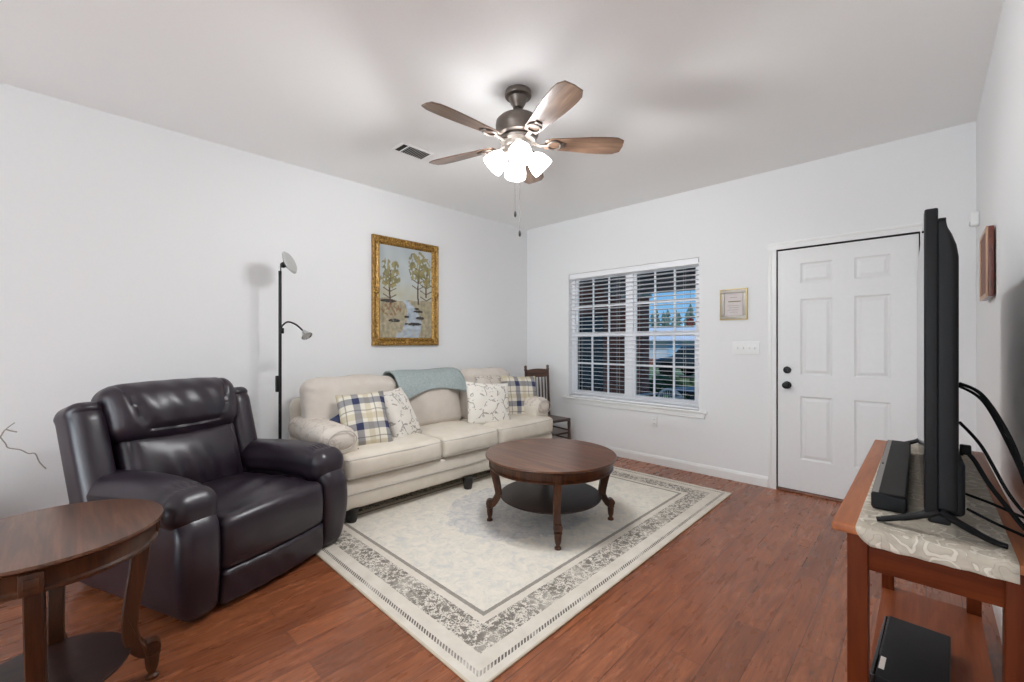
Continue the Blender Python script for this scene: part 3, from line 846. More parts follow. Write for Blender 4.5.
# ------------------------------------------------------------------ sofa
def piping_loop(name, pts, mat, parent, r=.005, closed=True):
    if closed: pts = list(pts) + [pts[0]]
    return MB().tube(pts, r, n=6).build(name, mat, parent)
def sofa():
    ox, oy = -3.26, 2.425
    t_ = thing('sofa', 'long oatmeal three seat rolled arm sofa along the left wall', 'sofa', (ox, oy, 0))
    X_ = lambda x: x - ox
    Y_ = lambda y: y - oy
    F = M_sofa
    y0, y1 = 1.215, 3.635
    # base rail with a welt line
    def wb(p, t):
        x, y, z = p
        if t[0] > .5: x += .012 * (1 - t[2] ** 2)
        return (x, y, z)
    b = MB().rbox((X_(-3.28), 0, .205), (.445, Y_(3.56), .105), .03, n=(6, 20, 4), cs=3, warp=wb)
    base = b.build('base', F, t_)
    fx = X_(-2.828)
    MB().tube([(X_(-3.6), Y_(1.292), .215), (fx - .04, Y_(1.288), .215), (fx + .004, Y_(1.31), .215), (fx + .012, 0, .215), (fx + .004, Y_(3.54), .215), (fx - .04, Y_(3.562), .215)], .006, n=6).build('welt', M_piping, base)
    for (x, y, z) in ((-2.875, 1.375, RUG), (-2.815, 2.375, RUG), (-2.875, 3.48, RUG), (-3.66, 1.33, 0), (-3.66, 3.52, 0)):
        MB().lathe([(.030, 0), (.034, .01), (.044, .075), (.046, .10), (0, .10)], c=(X_(x), Y_(y), z), n=20, sx=1.1).build('foot', M_sofafoot, t_)
    # seat cushions; the outer two wrap in front of the arms
    cy = [(1.300, 2.112), (2.116, 2.745), (2.749, 3.545)]
    for i, (a, c) in enumerate(cy):
        def wc(p, t, i=i, a=a, c=c):
            x, y, z = p
            if t[2] > 0: z += .026 * (1 - t[0] ** 2) * (1 - t[1] ** 4) + .004 * math.sin(y * 14 + i) * (1 - t[1] ** 2)
            if t[0] > .5: x += .020 * (1 - t[2] ** 2) * (1 - t[1] ** 6)
            # T notch behind the front block
            if i == 0 and t[0] < .62: y = max(y, Y_(a) + .165 * smooth(.62, .55, t[0]))
            if i == 2 and t[0] < .62: y = min(y, Y_(c) - .165 * smooth(.62, .55, t[0]))
            return (x, y, z)
        cm = MB().rbox((X_(-3.12), Y_((a + c) / 2), .393), (.315, (c - a) / 2, .083), .045, n=(22, 16, 5), cs=5, warp=wc)
        cu = cm.build('seat_cushion', F, t_)
        for zz_ in (.330, .452):
            pts = []
            for (px_, py_) in ((-3.0, a + .008), (-2.865, a + .004), (-2.822, a + .018), (-2.806, a + .06), (-2.797, (a + c) / 2), (-2.806, c - .06), (-2.822, c - .018), (-2.865, c - .004), (-3.0, c - .008)):
                pts.append((X_(px_ + .0), Y_(py_), zz_))
            MB().tube(bez(pts, 4), .0045, n=6).build('piping', M_piping, cu)
    # frame of the back
    def wk(p, t):
        x, y, z = p
        z -= .06 * abs(t[1]) ** 6 * (1 if t[2] > 0 else 0)
        return (x - .02 * (t[2]), y, z)
    MB().rbox((X_(-3.665), 0, .50), (.075, Y_(3.60), .345), .05, n=(2, 24, 8), cs=4, warp=wk).build('back_frame', M_sofa, t_)
    # rolled arms
    for s, ya, lab in ((-1, 1.335, True), (1, 3.482, False)):
        def war(p, t, s=s):
            x, y, z = p
            y += s * .035 * smooth(.1, .8, t[2]) - s * .02 * smooth(0, -.8, t[2])
            z -= .012 * smooth(-.3, 1, t[0]) * (1 if t[2] > .3 else 0) * 0
            return (x, y, z)
        body = MB().rbox((X_(-3.285), Y_(ya), .40), (.372, .112, .20), .03, n=(8, 3, 8), cs=3)
        arm = body.build('arm', M_sofa, t_)
        def wr(p, t, s=s):
            x, y, z = p
            return (x, y + s * .008 * math.sin(x * 8), z + .010 * (1 - t[0]) * .5)
        MB().rbox((X_(-3.275), Y_(ya + s * .014), .572), (.382, .128, .094), .090, n=(16, 6, 2), cs=7, warp=wr).build('arm_cover', M_floralarm, arm, label='faded floral arm cover')
        ring = [(X_(-2.893), Y_(ya + s * .014) + .098 * math.cos(a_), .576 + .068 * math.sin(a_)) for a_ in [2 * PI * k_ / 28 for k_ in range(28)]]
        piping_loop('piping', ring, M_piping, arm, .004)
    # three back cushions
    by = [(1.270, 2.085, .952), (2.095, 2.785, .950), (2.795, 3.56, .950)]
    for i, (a, c, zt_) in enumerate(by):
        def wq(p, t, i=i):
            x, y, z = p
            bl_ = (1 - t[1] ** 2) * (1 - t[2] ** 2)
            if t[0] > 0: x += .055 * bl_ + .006 * math.sin(y * 22 + z * 13 + i)
            z += .022 * (1 - t[1] ** 2) * smooth(0, 1, t[2]) - .015 * abs(t[1]) ** 8 * smooth(0, 1, t[2])
            z += .006 * math.sin(y * 17 + 2 * i) * smooth(.2, 1, t[2])
            x -= .10 * (t[2] + 1) / 2
            # creases at the outer upper corner
            e = smooth(.55, 1, abs(t[1])) * smooth(-.2, .8, t[2])
            if t[0] > 0: x += .007 * math.sin(z * 75 + y * 20) * e
            return (x, y, z)
        h_ = (zt_ - .455) / 2
        MB().rbox((X_(-3.435), Y_((a + c) / 2), .455 + h_), (.095, (c - a) / 2, h_), .075, n=(4, 22, 18), cs=6, warp=wq).build('back_cushion', M_sofatop, t_)
    return t_
sofa()

def throw_blanket():
    """knitted throw folded over the middle back cushion"""
    y0, y1 = 2.050, 2.800
    prof = [(-3.672, .80), (-3.674, .88), (-3.655, .945), (-3.617, .972), (-3.570, .978), (-3.515, .972), (-3.455, .948), (-3.415, .905), (-3.375, .850), (-3.345, .785), (-3.325, .735)]
    ny = 30; vs = []; npf = len(prof)
    pts = bez([(p[0], 0, p[1]) for p in prof], 3)
    npf = len(pts)
    for j in range(ny + 1):
        v = j / ny; y = y0 + (y1 - y0) * v
        for i, p in enumerate(pts):
            u = i / (npf - 1)
            k_ = smooth(.45, 1, u)
            cut = 1 - k_ * (.24 * math.sin(PI * v) ** 1.2 + .10 * v - .02)     # the front edge arches upward in the middle
            idx = (npf - 1) * min(u, .45) + (npf - 1) * max(0, u - .45) * cut
            i0 = int(min(npf - 2, idx)); f = idx - i0
            q = pts[i0].lerp(pts[i0 + 1], f)
            vs.append((q.x + .004 * math.sin(v * 26) * k_ + .004, y + .018 * k_ * (v - .5) - .05 * (1 - v) * smooth(.4, 0, u) * 0, q.z + .004 * math.sin(v * 9)))
    fs = [(j * npf + i, (j + 1) * npf + i, (j + 1) * npf + i + 1, j * npf + i + 1) for j in range(ny) for i in range(npf - 1)]
    m = MB(); m._faces(vs, fs, True)
    o = m.build('throw_blanket', M_knit, autosmooth=80)
    sd = o.modifiers.new('thickness', 'SOLIDIFY'); sd.thickness = .014; sd.offset = 1
    return tag(o, 'blue grey knitted throw folded over the middle back cushion of the sofa', 'blanket')
throw_blanket()

def pillow(name, label, mat, c, normal, w_, h_, th, roll=0.0, group=None, ruffle=0.0):
    n = 22; m = MB(); vs = []; idx = {}
    def P3(u, v, s):
        e = (1 - u ** 4) * (1 - v ** 4)
        pin = 1 - .07 * (1 - abs(u) ** 2.0) * 1.0
        x = u * w_ / 2 * (1 - .06 * (1 - v * v) * abs(u)) ; y = v * h_ / 2 * (1 - .06 * (1 - u * u) * abs(v))
        z = s * th / 2 * (e ** .55)
        z += s * .006 * noise.noise(Vector((u * 2.3, v * 2.3, s + len(label)))) * e * 3
        return (x, y, z)
    for s in (1, -1):
        for i in range(n + 1):
            for j in range(n + 1):
                if s == -1 and (i in (0, n) or j in (0, n)): idx[(s, i, j)] = idx[(1, i, j)]; continue
                u = math.sin((2 * i / n - 1) * PI / 2); v = math.sin((2 * j / n - 1) * PI / 2)
                idx[(s, i, j)] = len(vs); vs.append(P3(u, v, s))
    fs = []
    for s in (1, -1):
        for i in range(n):
            for j in range(n):
                q = (idx[(s, i, j)], idx[(s, i + 1, j)], idx[(s, i + 1, j + 1)], idx[(s, i, j + 1)])
                fs.append(q if s == 1 else q[::-1])
    m._faces(vs, fs, True)
    if ruffle: 
        pass
    o = m.build(name, mat, autosmooth=0)
    nn = Vector(normal).normalized(); up = Vector((0, 0, 1)); up = (up - nn * up.dot(nn)).normalized(); rt = up.cross(nn)
    M = Matrix((rt, up, nn)).transposed().to_4x4() @ Rz(roll)
    M.translation = Vector(c)
    o.matrix_world = M
    return tag(o, label, 'pillow', group)
G = 'throw pillows on the sofa'
pillow('throw_pillow', 'navy throw pillow mostly hidden behind the left plaid pillow', M_blue_fab, (-3.235, 1.555, .600), (.9, .10, .30), .32, .30, .10, roll=.45, group=G)
pillow('throw_pillow', 'large plaid pillow leaning at the left end of the sofa', M_plaid, (-3.130, 1.600, .650), (.80, -.24, .54), .37, .48, .16, roll=.06, group=G)
pillow('throw_pillow', 'floral pillow with its edge turned, just right of the left plaid pillow', M_floral, (-3.190, 1.935, .650), (.80, .30, .44), .34, .46, .15, roll=.05, group=G)
pillow('throw_pillow', 'floral pillow at the back, its dotted top showing over the big floral one', floral('dotted_floral', rgb(206, 198, 188), rgb(150, 120, 112), rgb(92, 92, 100)), (-3.30, 3.16, .705), (.95, -.05, .25), .48, .44, .10, roll=-.02, group=G)
pillow('throw_pillow', 'square floral pillow facing front on the right seat cushion', M_floral, (-3.10, 2.88, .648), (.90, -.30, .32), .46, .44, .14, roll=-.08, group=G)
pillow('throw_pillow', 'plaid pillow at the right end of the sofa beside the wooden chair', M_plaid, (-3.16, 3.400, .662), (.92, -.26, .26), .44, .48, .13, roll=-.06, group=G)

# ------------------------------------------------------------------ round tables
def radial_leg(ang, cx, cy, r_top, r_in, r_foot, z_top, z_shelf, zs, thick, z0, sx=1.0, sy=1.0):
    """carved leg in the radial plane: block, inward sweep, scroll, turned foot"""
    def frame(): return T(cx, cy, z0) @ Rz(ang)
    c = [(r_top, z_top), (r_top - .002, z_top - (z_top - zs) * .18), (r_in + .012, z_top - (z_top - zs) * .45), (r_in, zs + (z_top - zs) * .30), (r_in + .008, zs + .055), (r_in + .035, zs + .012), (r_foot - .006, zs + .000)]
    cur = bez([(u, 0, v) for u, v in c], 6)
    wd = lambda k_: .024 * (1 - .35 * k_) + .004
    outer = []; inner = []
    for i, p in enumerate(cur):
        k_ = i / (len(cur) - 1)
        d = (cur[min(i + 1, len(cur) - 1)] - cur[max(i - 1, 0)]).normalized()
        nrm = Vector((d.z, 0, -d.x))
        a = p + nrm * wd(k_); b = p - nrm * wd(k_)
        outer.append((a.x, a.z)); inner.append((b.x, b.z))
    outline = outer + inner[::-1]
    m = MB(); M = frame()
    m.extrude(outline, thick, M=M, bev=.004)
    # scroll volute across the leg end
    for rr, tt in ((.026, thick * .92), (.018, thick * 1.08), (.009, thick * 1.22)):
        m.cyl((r_foot, -tt / 2, zs + .012), (r_foot, tt / 2, zs + .012), rr, n=20, M=M)
    # turned peg foot
    m.lathe([(.017, .004), (.021, .000), (.021, .010), (.013, .018), (.013, .024), (.019, .040), (.022, zs * .62), (.022, zs * .80), (.026, zs * .82), (.026, zs * .90), (.018, zs * .92), (.018, zs)], c=(r_foot, 0, 0), n=18, M=M)
    return m

def round_table(name, label, cat, loc, rz, rx, ry, z_top, z_shelf, shelf_r, leg_angles, r_foot, zs, z0s, th, apron_h, legt, top_mat, leg_mat, shelf_mat, frieze=True):
    t_ = thing(name, label, cat, loc, rz)
    m = MB().lathe([(0, z_top - th), (.93, z_top - th), (.965, z_top - th + .004), (.985, z_top - th * .6), (1.0, z_top - th * .45), (1.0, z_top - .006), (.992, z_top), (0, z_top)], n=96, sx=rx, sy=ry)
    m.build('tabletop', top_mat, t_)
    za = z_top - th - apron_h
    ap = MB().lathe([(.80, za), (.935, za), (.948, za + .004), (.948, za + .012), (.925, za + .018), (.925, z_top - th - .010), (.94, z_top - th), (.80, z_top - th)], n=96, sx=rx, sy=ry)
    apo = ap.build('apron', leg_mat, t_)
    for a, z0 in zip(leg_angles, z0s):
        rr = 1 / math.sqrt((math.cos(a) / rx) ** 2 + (math.sin(a) / ry) ** 2)
        m = radial_leg(a, 0, 0, (rr * .87 if not frieze else rr * .78), rr * (.80 if not frieze else .68), r_foot * rr / max(rx, ry), za + .01, z_shelf, zs, legt, z0)
        m.box(rr * .925 - .030, rr * .925 + .008, -legt * .62, legt * .62, za + .001, z_top - th - .004, M=Rz(a), bev=.003)
        if frieze: m.box(rr * .925 + .006, rr * .925 + .012, -legt * .40, legt * .40, za + .020, z_top - th - .018, M=Rz(a), bev=.002)
        m.build('leg', leg_mat, t_)
    s = shelf_r
    MB().lathe([(0, z_shelf - .016), (.95, z_shelf - .016), (.985, z_shelf - .010), (1.0, z_shelf - .004), (.99, z_shelf), (0, z_shelf)], n=72, sx=s * rx, sy=s * ry).build('shelf', shelf_mat, t_)
    return t_
la = [math.radians(45 + 90 * k_) for k_ in range(4)]
round_table('coffee_table', 'round walnut coffee table with carved scroll legs and a lower shelf on the rug', 'coffee table', (-1.898, 2.355, RUG), 0, .455, .455, .473, .188, .78, la, .425, .112, [0] * 4, .022, .066, .046, M_walnut, M_walnutleg, M_walnutdark, False)
ea = [math.radians(-5), math.radians(86), math.radians(175), math.radians(266)]
round_table('end_table', 'small round walnut end table with scroll legs in front of the recliner arm', 'end table', (-2.110, -.046, 0), 0, .302, .302, .625, .150, .70, ea, .268, .105, [0] * 4, .020, .068, .042, M_walnut, M_walnutleg, M_walnutdark)

# ------------------------------------------------------------------ floor lamp
def lamp():
    t_ = thing('floor_lamp', 'slim black floor lamp with a tilted torchiere bowl and a curved reading arm', 'floor lamp', (-3.545, 1.127, 0))
    MB().lathe([(0, 0), (.125, 0), (.13, .008), (.12, .018), (.03, .026), (.016, .05), (0, .05)], n=40).build('base', M_blackmetal, t_)
    MB().cyl((0, 0, .04), (0, 0, 1.80), .0115, n=14).build('pole', M_blackmetal, t_)
    MB().cyl((0, 0, 1.80), (0, 0, 1.835), .009, n=12).build('joint', M_chrome, t_, label='chrome joint')
    rt = Vector((math.cos(THETA), math.sin(THETA), 0)); fw = Vector((-math.sin(THETA), math.cos(THETA), 0))
    sw = MB().rbox((-.016 * rt.x, -.016 * rt.y, .94), (.016, .016, .062), .006, n=1, cs=2); sw.build('dimmer_box', M_blackmetal, t_)
    # tilted bowl: axis points to the right and a little up
    ax = (rt * .93 + Vector((0, 0, .36))).normalized()
    q = Vector((0, 0, 1)).rotation_difference(ax).to_matrix().to_4x4()
    h = Vector((.012 * rt.x, .012 * rt.y, 1.845))
    M = Matrix.Translation(h + rt * .012) @ q
    hb = MB().lathe([(0, -.020), (.014, -.018), (.022, -.006), (.022, .010), (.014, .018), (0, .020)], n=20, M=M); hb.build('swivel', M_blackmetal, t_)
    def bowl(R, d, z): return [(.016, z), (R * .45, z + d * .35), (R * .8, z + d * .75), (R, z + d), (R - .003, z + d), (R * .8 - .003, z + d * .75 + .003), (R * .45, z + d * .35 + .004), (0, z + .006)]
    sh = MB().lathe(bowl(.088, .040, .012), n=36, M=M).build('lamp_shade', M_blackmetal, t_)
    MB().lathe([(0, .046), (.078, .046), (.086, .052), (.078, .062), (0, .066)], n=36, M=M).build('diffuser', M_shadegrey, sh)
    c = [Vector((0, 0, 1.345)), rt * .020 + Vector((0, 0, 1.385)), rt * .060 + Vector((0, 0, 1.412)), rt * .120 + Vector((0, 0, 1.392)), rt * .180 + Vector((0, 0, 1.340))]
    arm = MB().tube(bez(c, 6), .0065, n=8).build('reading_arm', M_blackmetal, t_)
    MB().rbox((.012 * rt.x, .012 * rt.y, 1.345), (.014, .014, .022), .005, n=1, cs=2).build('collar', M_blackmetal, t_)
    ax2 = (rt * .62 - fw * .3 + Vector((0, 0, -.72))).normalized()
    M2 = Matrix.Translation(rt * .182 + Vector((0, 0, 1.338))) @ Vector((0, 0, 1)).rotation_difference(ax2).to_matrix().to_4x4()
    hd = MB().lathe([(0, -.014), (.010, -.012), (.016, .0), (.030, .030), (.042, .048), (.039, .048), (.026, .030), (0, .014)], n=24, M=M2).build('reading_head', M_chrome, t_, label='silver reading head')
    MB().lathe([(0, .030), (.030, .032), (.036, .040), (.030, .046), (0, .048)], n=20, M=M2).build('diffuser', M_shadegrey, hd)
lamp()

# ------------------------------------------------------------------ corner chair
def corner_chair():
    t_ = thing('wooden_chair', 'small dark wooden spindle back chair in the corner by the sofa', 'chair', (-3.135, 3.862, 0), math.radians(-9))
    H_ = .385
    def wst(p, t): return (p[0], p[1] * (1 + .08 * t[0]), p[2])
    MB().rbox((-.008, 0, H_ - .015), (.178, .178, .016), .012, n=3, warp=wst).build('seat', M_oakdark, t_)
    for s in (-1, 1):
        prof = [(.014, 0), (.017, .12), (.013, .20), (.020, .30), (.016, .46), (.019, .52), (.014, .60), (.014, .92), (.020, .935), (.014, .95), (.018, .975), (0, .99)]
        M = T(-.165, s * .172, 0) @ Ry(math.radians(-3))
        MB().lathe(prof, n=14, M=M).build('back_post', M_oakdark, t_)
        MB().lathe([(.012, 0), (.015, .08), (.021, .16), (.014, .24), (.020, .32), (.016, H_ - .02)], n=14, M=T(.160, s * .172, 0) @ Ry(math.radians(-4)) @ Rx(math.radians(-3 * s))).build('leg', M_oakdark, t_)
        for z in (.15, .25): MB().cyl((-.175, s * .172, z), (.150, s * .170, z), .009, n=10).build('stretcher', M_oakdark, t_)
    for z in (.13, .22): MB().cyl((.150, -.165, z), (.150, .165, z), .010, n=10).build('stretcher', M_oakdark, t_)
    def wcr(p, t): return (p[0] - .02 * (1 - t[1] ** 2), p[1], p[2] + .012 * (1 - t[1] ** 2) * (1 if t[2] > 0 else 0))
    MB().rbox((-.205, 0, .885), (.010, .165, .045), .009, n=(1, 14, 4), cs=3, warp=wcr).build('crest_rail', M_oakcrest, t_)
    MB().rbox((-.188, 0, .500), (.010, .165, .020), .008, n=(1, 8, 2), cs=3).build('lower_rail', M_oakdark, t_)
    for k_ in range(6):
        y = -.125 + k_ * .05
        MB().tube([(-.189, y, .51), (-.200, y, .68), (-.210, y, .84)], [.0065, .009, .0065], n=8).build('spindle', M_oakdark, t_)
corner_chair()

# ------------------------------------------------------------------ painting on the left wall
def painted_landscape(ny, nz):
    """colours of a small woodland stream painting, u to the right, v up"""
    rnd = random.Random(11)
    def nz_(u, v, s, o=0): return noise.noise(Vector((u * s, v * s, o)))
    out = []
    trees = [(.205, .18, .74, .19, .155), (.735, .20, .86, .24, .17), (.90, .28, .74, .12, .12)]
    for j in range(nz):
        v = j / (nz - 1)
        for i in range(ny):
            u = i / (ny - 1)
            sky = (.76 - .06 * v, .77 - .04 * v, .74)
            c = Vector(sky) + Vector((1, 1, .9)) * .05 * nz_(u, v, 5)
            if .36 < v < .62:                              # misty middle distance
                k_ = 1 - abs(v - .48) / .14
                c = c.lerp(Vector((.68, .64, .50)), max(0, k_) * (.45 + .4 * nz_(u, v, 9, 3)))
            if v < .42 + .03 * nz_(u, 0, 4):               # banks
                g = Vector((.62, .58, .47)) + Vector((.12, .10, .07)) * nz_(u, v, 22, 5) * 1.6
                c = g.lerp(Vector((.66, .62, .54)), .35 + .4 * nz_(u, v, 8, 8))
                xc = .42 + .22 * math.sin((.46 - v) * 6.0) + .02 * nz_(u, v, 12); ww = .04 + (.44 - v) * .42
                e = abs(u - xc) / ww
                if e < 1 + .25 * nz_(u, v, 14, 2):
                    c = Vector((.66, .70, .74)) + Vector((.12, .12, .12)) * nz_(u * .4, v, 30, 1)
            for (rx_, ry_, a, b) in ((.27, .19, .10, .018), (.63, .155, .17, .016), (.76, .225, .08, .02), (.73, .30, .09, .015), (.50, .235, .05, .014), (.16, .40, .15, .018), (.70, .33, .05, .012)):
                if ((u - rx_) / a) ** 2 + ((v - ry_) / b) ** 2 < 1 + .6 * nz_(u, v, 20): c = Vector((.20, .18, .17)) + Vector((.12,) * 3) * nz_(u, v, 40)
            for (tx, tb, tt, cr_, cy_) in trees:
                lean_ = tx + .02 * math.sin(v * 9)
                if tb + .18 < v < tt and abs(u - lean_) < .018 * (1.25 - v): c = Vector((.30, .22, .17))
                for q in range(4):
                    vb = tt - .10 - .07 * q
                    if abs((v - vb) - .35 * abs(u - lean_)) < .006 and abs(u - lean_) < .12: c = Vector((.34, .26, .20))
                d = ((u - tx) / cr_) ** 2 + ((v - (tt - .06)) / cy_) ** 2
                if d < 1 + .9 * nz_(u, v, 9, tx) and nz_(u, v, 26, 7 + tx) + .25 * (1 - d) > -.02:
                    t = .5 + .8 * nz_(u, v, 15, 2 + tx)
                    c = c.lerp(Vector((.42, .40, .24)).lerp(Vector((.62, .56, .36)), max(0, min(1, t))), .85)
            if v < .22 and nz_(u * .6, v, 30, 9) > .28: c = c.lerp(Vector((.74, .70, .62)), .5)
            if .24 < v < .42 and ((u - .22) / .18) ** 2 + ((v - .31) / .07) ** 2 < 1 and nz_(u, v, 30, 4) > 0: c = c.lerp(Vector((.50, .36, .24)), .7)
            out.append(tuple(max(0, min(1, x)) for x in c))
    return out
def colour_grid(name, nu, nv, wu, wv, colors, mat, parent):
    """flat grid in local YZ (u along +Y, v up), a colour per vertex"""
    me = bpy.data.meshes.new(name)
    vs = [(0, (i / (nu - 1) - .5) * wu, (j / (nv - 1) - .5) * wv) for j in range(nv) for i in range(nu)]
    fs = [(j * nu + i, j * nu + i + 1, (j + 1) * nu + i + 1, (j + 1) * nu + i) for j in range(nv - 1) for i in range(nu - 1)]
    me.from_pydata(vs, [], fs); me.update()
    ca = me.color_attributes.new('paint', 'FLOAT_COLOR', 'POINT')
    ca.data.foreach_set('color', [x for c in colors for x in (lin(c[0] * 255), lin(c[1] * 255), lin(c[2] * 255), 1.0)])
    me.materials.append(mat)
    o = bpy.data.objects.new(name, me); COL.objects.link(o); o.parent = parent
    return o
t = NT('painted_canvas'); at_ = t.node('ShaderNodeAttribute', attribute_name='paint')
t.bump(t.noise(t.coord(), 300, 2), .15, .002)
M_canvas = t.done(at_.outputs['Color'], 0.55)
def gold():
    t = NT('antique_gold'); c = t.coord()
    n1 = t.noise(c, 60, 4, 0.6)
    col = t.ramp(n1, [(0.30, rgb(78, 56, 26)), (0.48, rgb(150, 112, 52)), (0.66, rgb(196, 156, 84))])
    t.bump(t.noise(c, 110, 3), 0.5, 0.004)
    return t.done(col, 0.42, 0.45)
M_gold = gold()
def painting():
    y0, y1, z0, z1 = 2.007, 2.768, 1.225, 2.285
    cy, cz = (y0 + y1) / 2, (z0 + z1) / 2; W, Hh = y1 - y0, z1 - z0; fw = .078
    t_ = thing('framed_painting', 'woodland stream painting in an ornate gold frame above the sofa', 'painting', (XL, cy, cz))
    prof = [(0, 0), (0, .030), (.010, .038), (.020, .030), (.036, .024), (.052, .030), (.060, .038), (.068, .026), (fw, .014), (fw, .006)]   # (inset, height)
    m = MB(); vs = []; k_ = len(prof)
    for sx, sz in ((-1, -1), (1, -1), (1, 1), (-1, 1)):
        for (i_, h_) in prof: vs.append((h_, sx * (W / 2 - i_), sz * (Hh / 2 - i_)))
    fs = [(q * k_ + i, ((q + 1) % 4) * k_ + i, ((q + 1) % 4) * k_ + i + 1, q * k_ + i + 1) for q in range(4) for i in range(k_ - 1)]
    m._faces(vs, fs, False)
    fr = m.build('frame', M_gold, t_, autosmooth=0)
    # carved corner shells and centre cartouches
    for (a, b) in [(-1, -1), (1, -1), (1, 1), (-1, 1), (0, -1), (0, 1), (-1, 0), (1, 0)]:
        m = MB(); cyy = a * (W / 2 - .036); czz = b * (Hh / 2 - .036)
        for q in range(7):
            an = 2 * PI * q / 7 + .3
            m.rbox((.034, cyy + .020 * math.cos(an), czz + .020 * math.sin(an)), (.010, .014, .014), .009, n=1, cs=3)
        m.rbox((.038, cyy, czz), (.012, .013, .013), .011, n=1, cs=3)
        m.build('ornament', M_gold, fr)
    nu, nv = 110, 160
    cols_ = painted_landscape(nu, nv)
    # canvas has a warm off-white slip at its edge
    o = colour_grid('canvas', nu, nv, W - 2 * fw + .006, Hh - 2 * fw + .006, cols_, M_canvas, t_)
    o.location = (.010, 0, 0)
painting()

# ------------------------------------------------------------------ certificate, switches, outlet, sensor, wall plaque
cf = thing('framed_certificate', 'small framed certificate in a brass and grey frame between window and door', 'picture frame', (-1.262, D, 1.602))
W, Hh = .222, .272
m = MB()
for (a, b, c_, d) in ((-W / 2, W / 2, Hh / 2 - .034, Hh / 2), (-W / 2, W / 2, -Hh / 2, -Hh / 2 + .034), (-W / 2, -W / 2 + .034, -Hh / 2 + .034, Hh / 2 - .034), (W / 2 - .034, W / 2, -Hh / 2 + .034, Hh / 2 - .034)):
    m.box(a, b, -.016, 0, c_, d, bev=.003)
m.build('frame', plain('grey_silver_frame', rgb(160, 152, 142), .4, .3), cf)
m = MB()
for (a, b, c_, d) in ((-W / 2 - .004, W / 2 + .004, Hh / 2, Hh / 2 + .004), (-W / 2 - .004, W / 2 + .004, -Hh / 2 - .004, -Hh / 2), (-W / 2 - .004, -W / 2, -Hh / 2, Hh / 2), (W / 2, W / 2 + .004, -Hh / 2, Hh / 2)):
    m.box(a, b, -.017, 0, c_, d)
m.build('brass_lip', plain('brass', rgb(186, 160, 84), .35, .6), cf)
MB().box(-W / 2 + .03, W / 2 - .03, -.006, -.004, -Hh / 2 + .03, Hh / 2 - .03).build('paper', plain('certificate_paper', rgb(214, 206, 204), .7, namp=.03), cf)
m = MB()
M_ink = plain('printed_ink', rgb(120, 118, 70), .8)
m.box(-.045, .062, -.0075, -.0062, .022, .030)
for k_, (a, b) in enumerate(((-.05, .05), (-.04, .042), (-.05, .048), (-.03, .034))): m.box(a, b, -.0075, -.0062, -.012 - k_ * .020, -.010 - k_ * .020)
m.box(-.03, .03, -.0075, -.0062, .062, .065)
m.build('print', M_ink, cf)

sp = thing('light_switch', 'white four gang light switch plate beside the front door', 'light switch', (-1.160, D, 1.205))
MB().rbox((0, -.003, 0), (.110, .0035, .058), .003, n=2, cs=3).build('plate', M_trim, sp)
for k_ in range(4):
    MB().box(-.069 + k_ * .046 - .005, -.069 + k_ * .046 + .005, -.018, -.005, -.009, .010, M=Matrix.Identity(4), bev=.002).build('toggle', M_trim, sp)
ou = thing('wall_outlet', 'white electrical outlet low on the wall under the window', 'outlet', (-2.025, D, .440))
MB().rbox((0, -.003, 0), (.036, .0035, .058), .003, n=2, cs=3).build('plate', M_trim, ou)
for z in (-.020, .020):
    r_ = MB().rbox((0, -.007, z), (.017, .002, .013), .0018, n=2, cs=2).build('socket', M_trim, ou)
    m = MB()
    for x in (-.006, .006): m.box(x - .001, x + .001, -.0095, -.008, z - .004, z + .005)
    m.build('slots', M_gap, r_, autosmooth=0)
ms = thing('motion_sensor', 'small white motion sensor on the right wall high near the corner', 'sensor', (XR, 3.98, 2.035))
MB().rbox((-.020, 0, 0), (.020, .030, .045), .010, n=2, cs=3).build('housing', M_trim, ms)
MB().rbox((-.038, 0, -.028), (.006, .022, .012), .005, n=2, cs=3).build('lens', plain('sensor_lens', rgb(196, 196, 198), .3), ms)
pq = thing('wall_plaque', 'reddish brown shadow box frame hanging on the right wall past the television', 'picture frame', (XR, 3.255, 1.648))
MB().box(-.026, -.006, -.175, .175, -.170, .170, bev=.003).build('frame', wood('mahogany_frame', rgb(72, 30, 22), rgb(98, 42, 30), rgb(114, 54, 38), axis=1), pq)
m = MB()
for (a, b, c_, d) in ((-.175, .175, .150, .170), (-.175, .175, -.170, -.150), (-.175, -.155, -.150, .150), (.155, .175, -.150, .150)): m.box(-.033, -.0255, a, b, c_, d, bev=.002)
m.build('gilt_edge', plain('gilt_edge', rgb(186, 150, 120), .4, .3), pq)
MB().box(-.0285, -.0255, -.155, .155, -.150, .150).build('picture', plain('plaque_face', rgb(116, 66, 48), .6, namp=.2), pq)
MB().cyl((-.006, 0, .12), (0, 0, .13), .004, n=6).build('hook', M_pewter, pq)

# ------------------------------------------------------------------ ceiling vent
vt = thing('ceiling_vent', 'white ceiling air vent with grey louvers near the fan', 'vent', (-2.865, 1.862, HC))
m = MB(); a_, b_ = .085, .140
for (x0_, x1_, y0_, y1_) in ((-a_, a_, -b_, -b_ + .018), (-a_, a_, b_ - .018, b_), (-a_, -a_ + .018, -b_ + .018, b_ - .018), (a_ - .018, a_, -b_ + .018, b_ - .018), (-a_ + .018, a_ - .018, -b_ + .060, -b_ + .068)):
    m.box(x0_, x1_, y0_, y1_, -.007, 0, bev=.002)
m.build('frame', M_ceil, vt)
MB().box(-a_ + .016, a_ - .016, -b_ + .016, b_ - .016, -.0015, -.0005).build('duct_opening', M_gap, vt, autosmooth=0)
m = MB()
for k_ in range(11): m.box(-a_ + .018, a_ - .018, -.0055, .0055, -.0006, .0006, M=T(0, -b_ + .078 + k_ * .0178, -.0045) @ Rx(math.radians(18)))
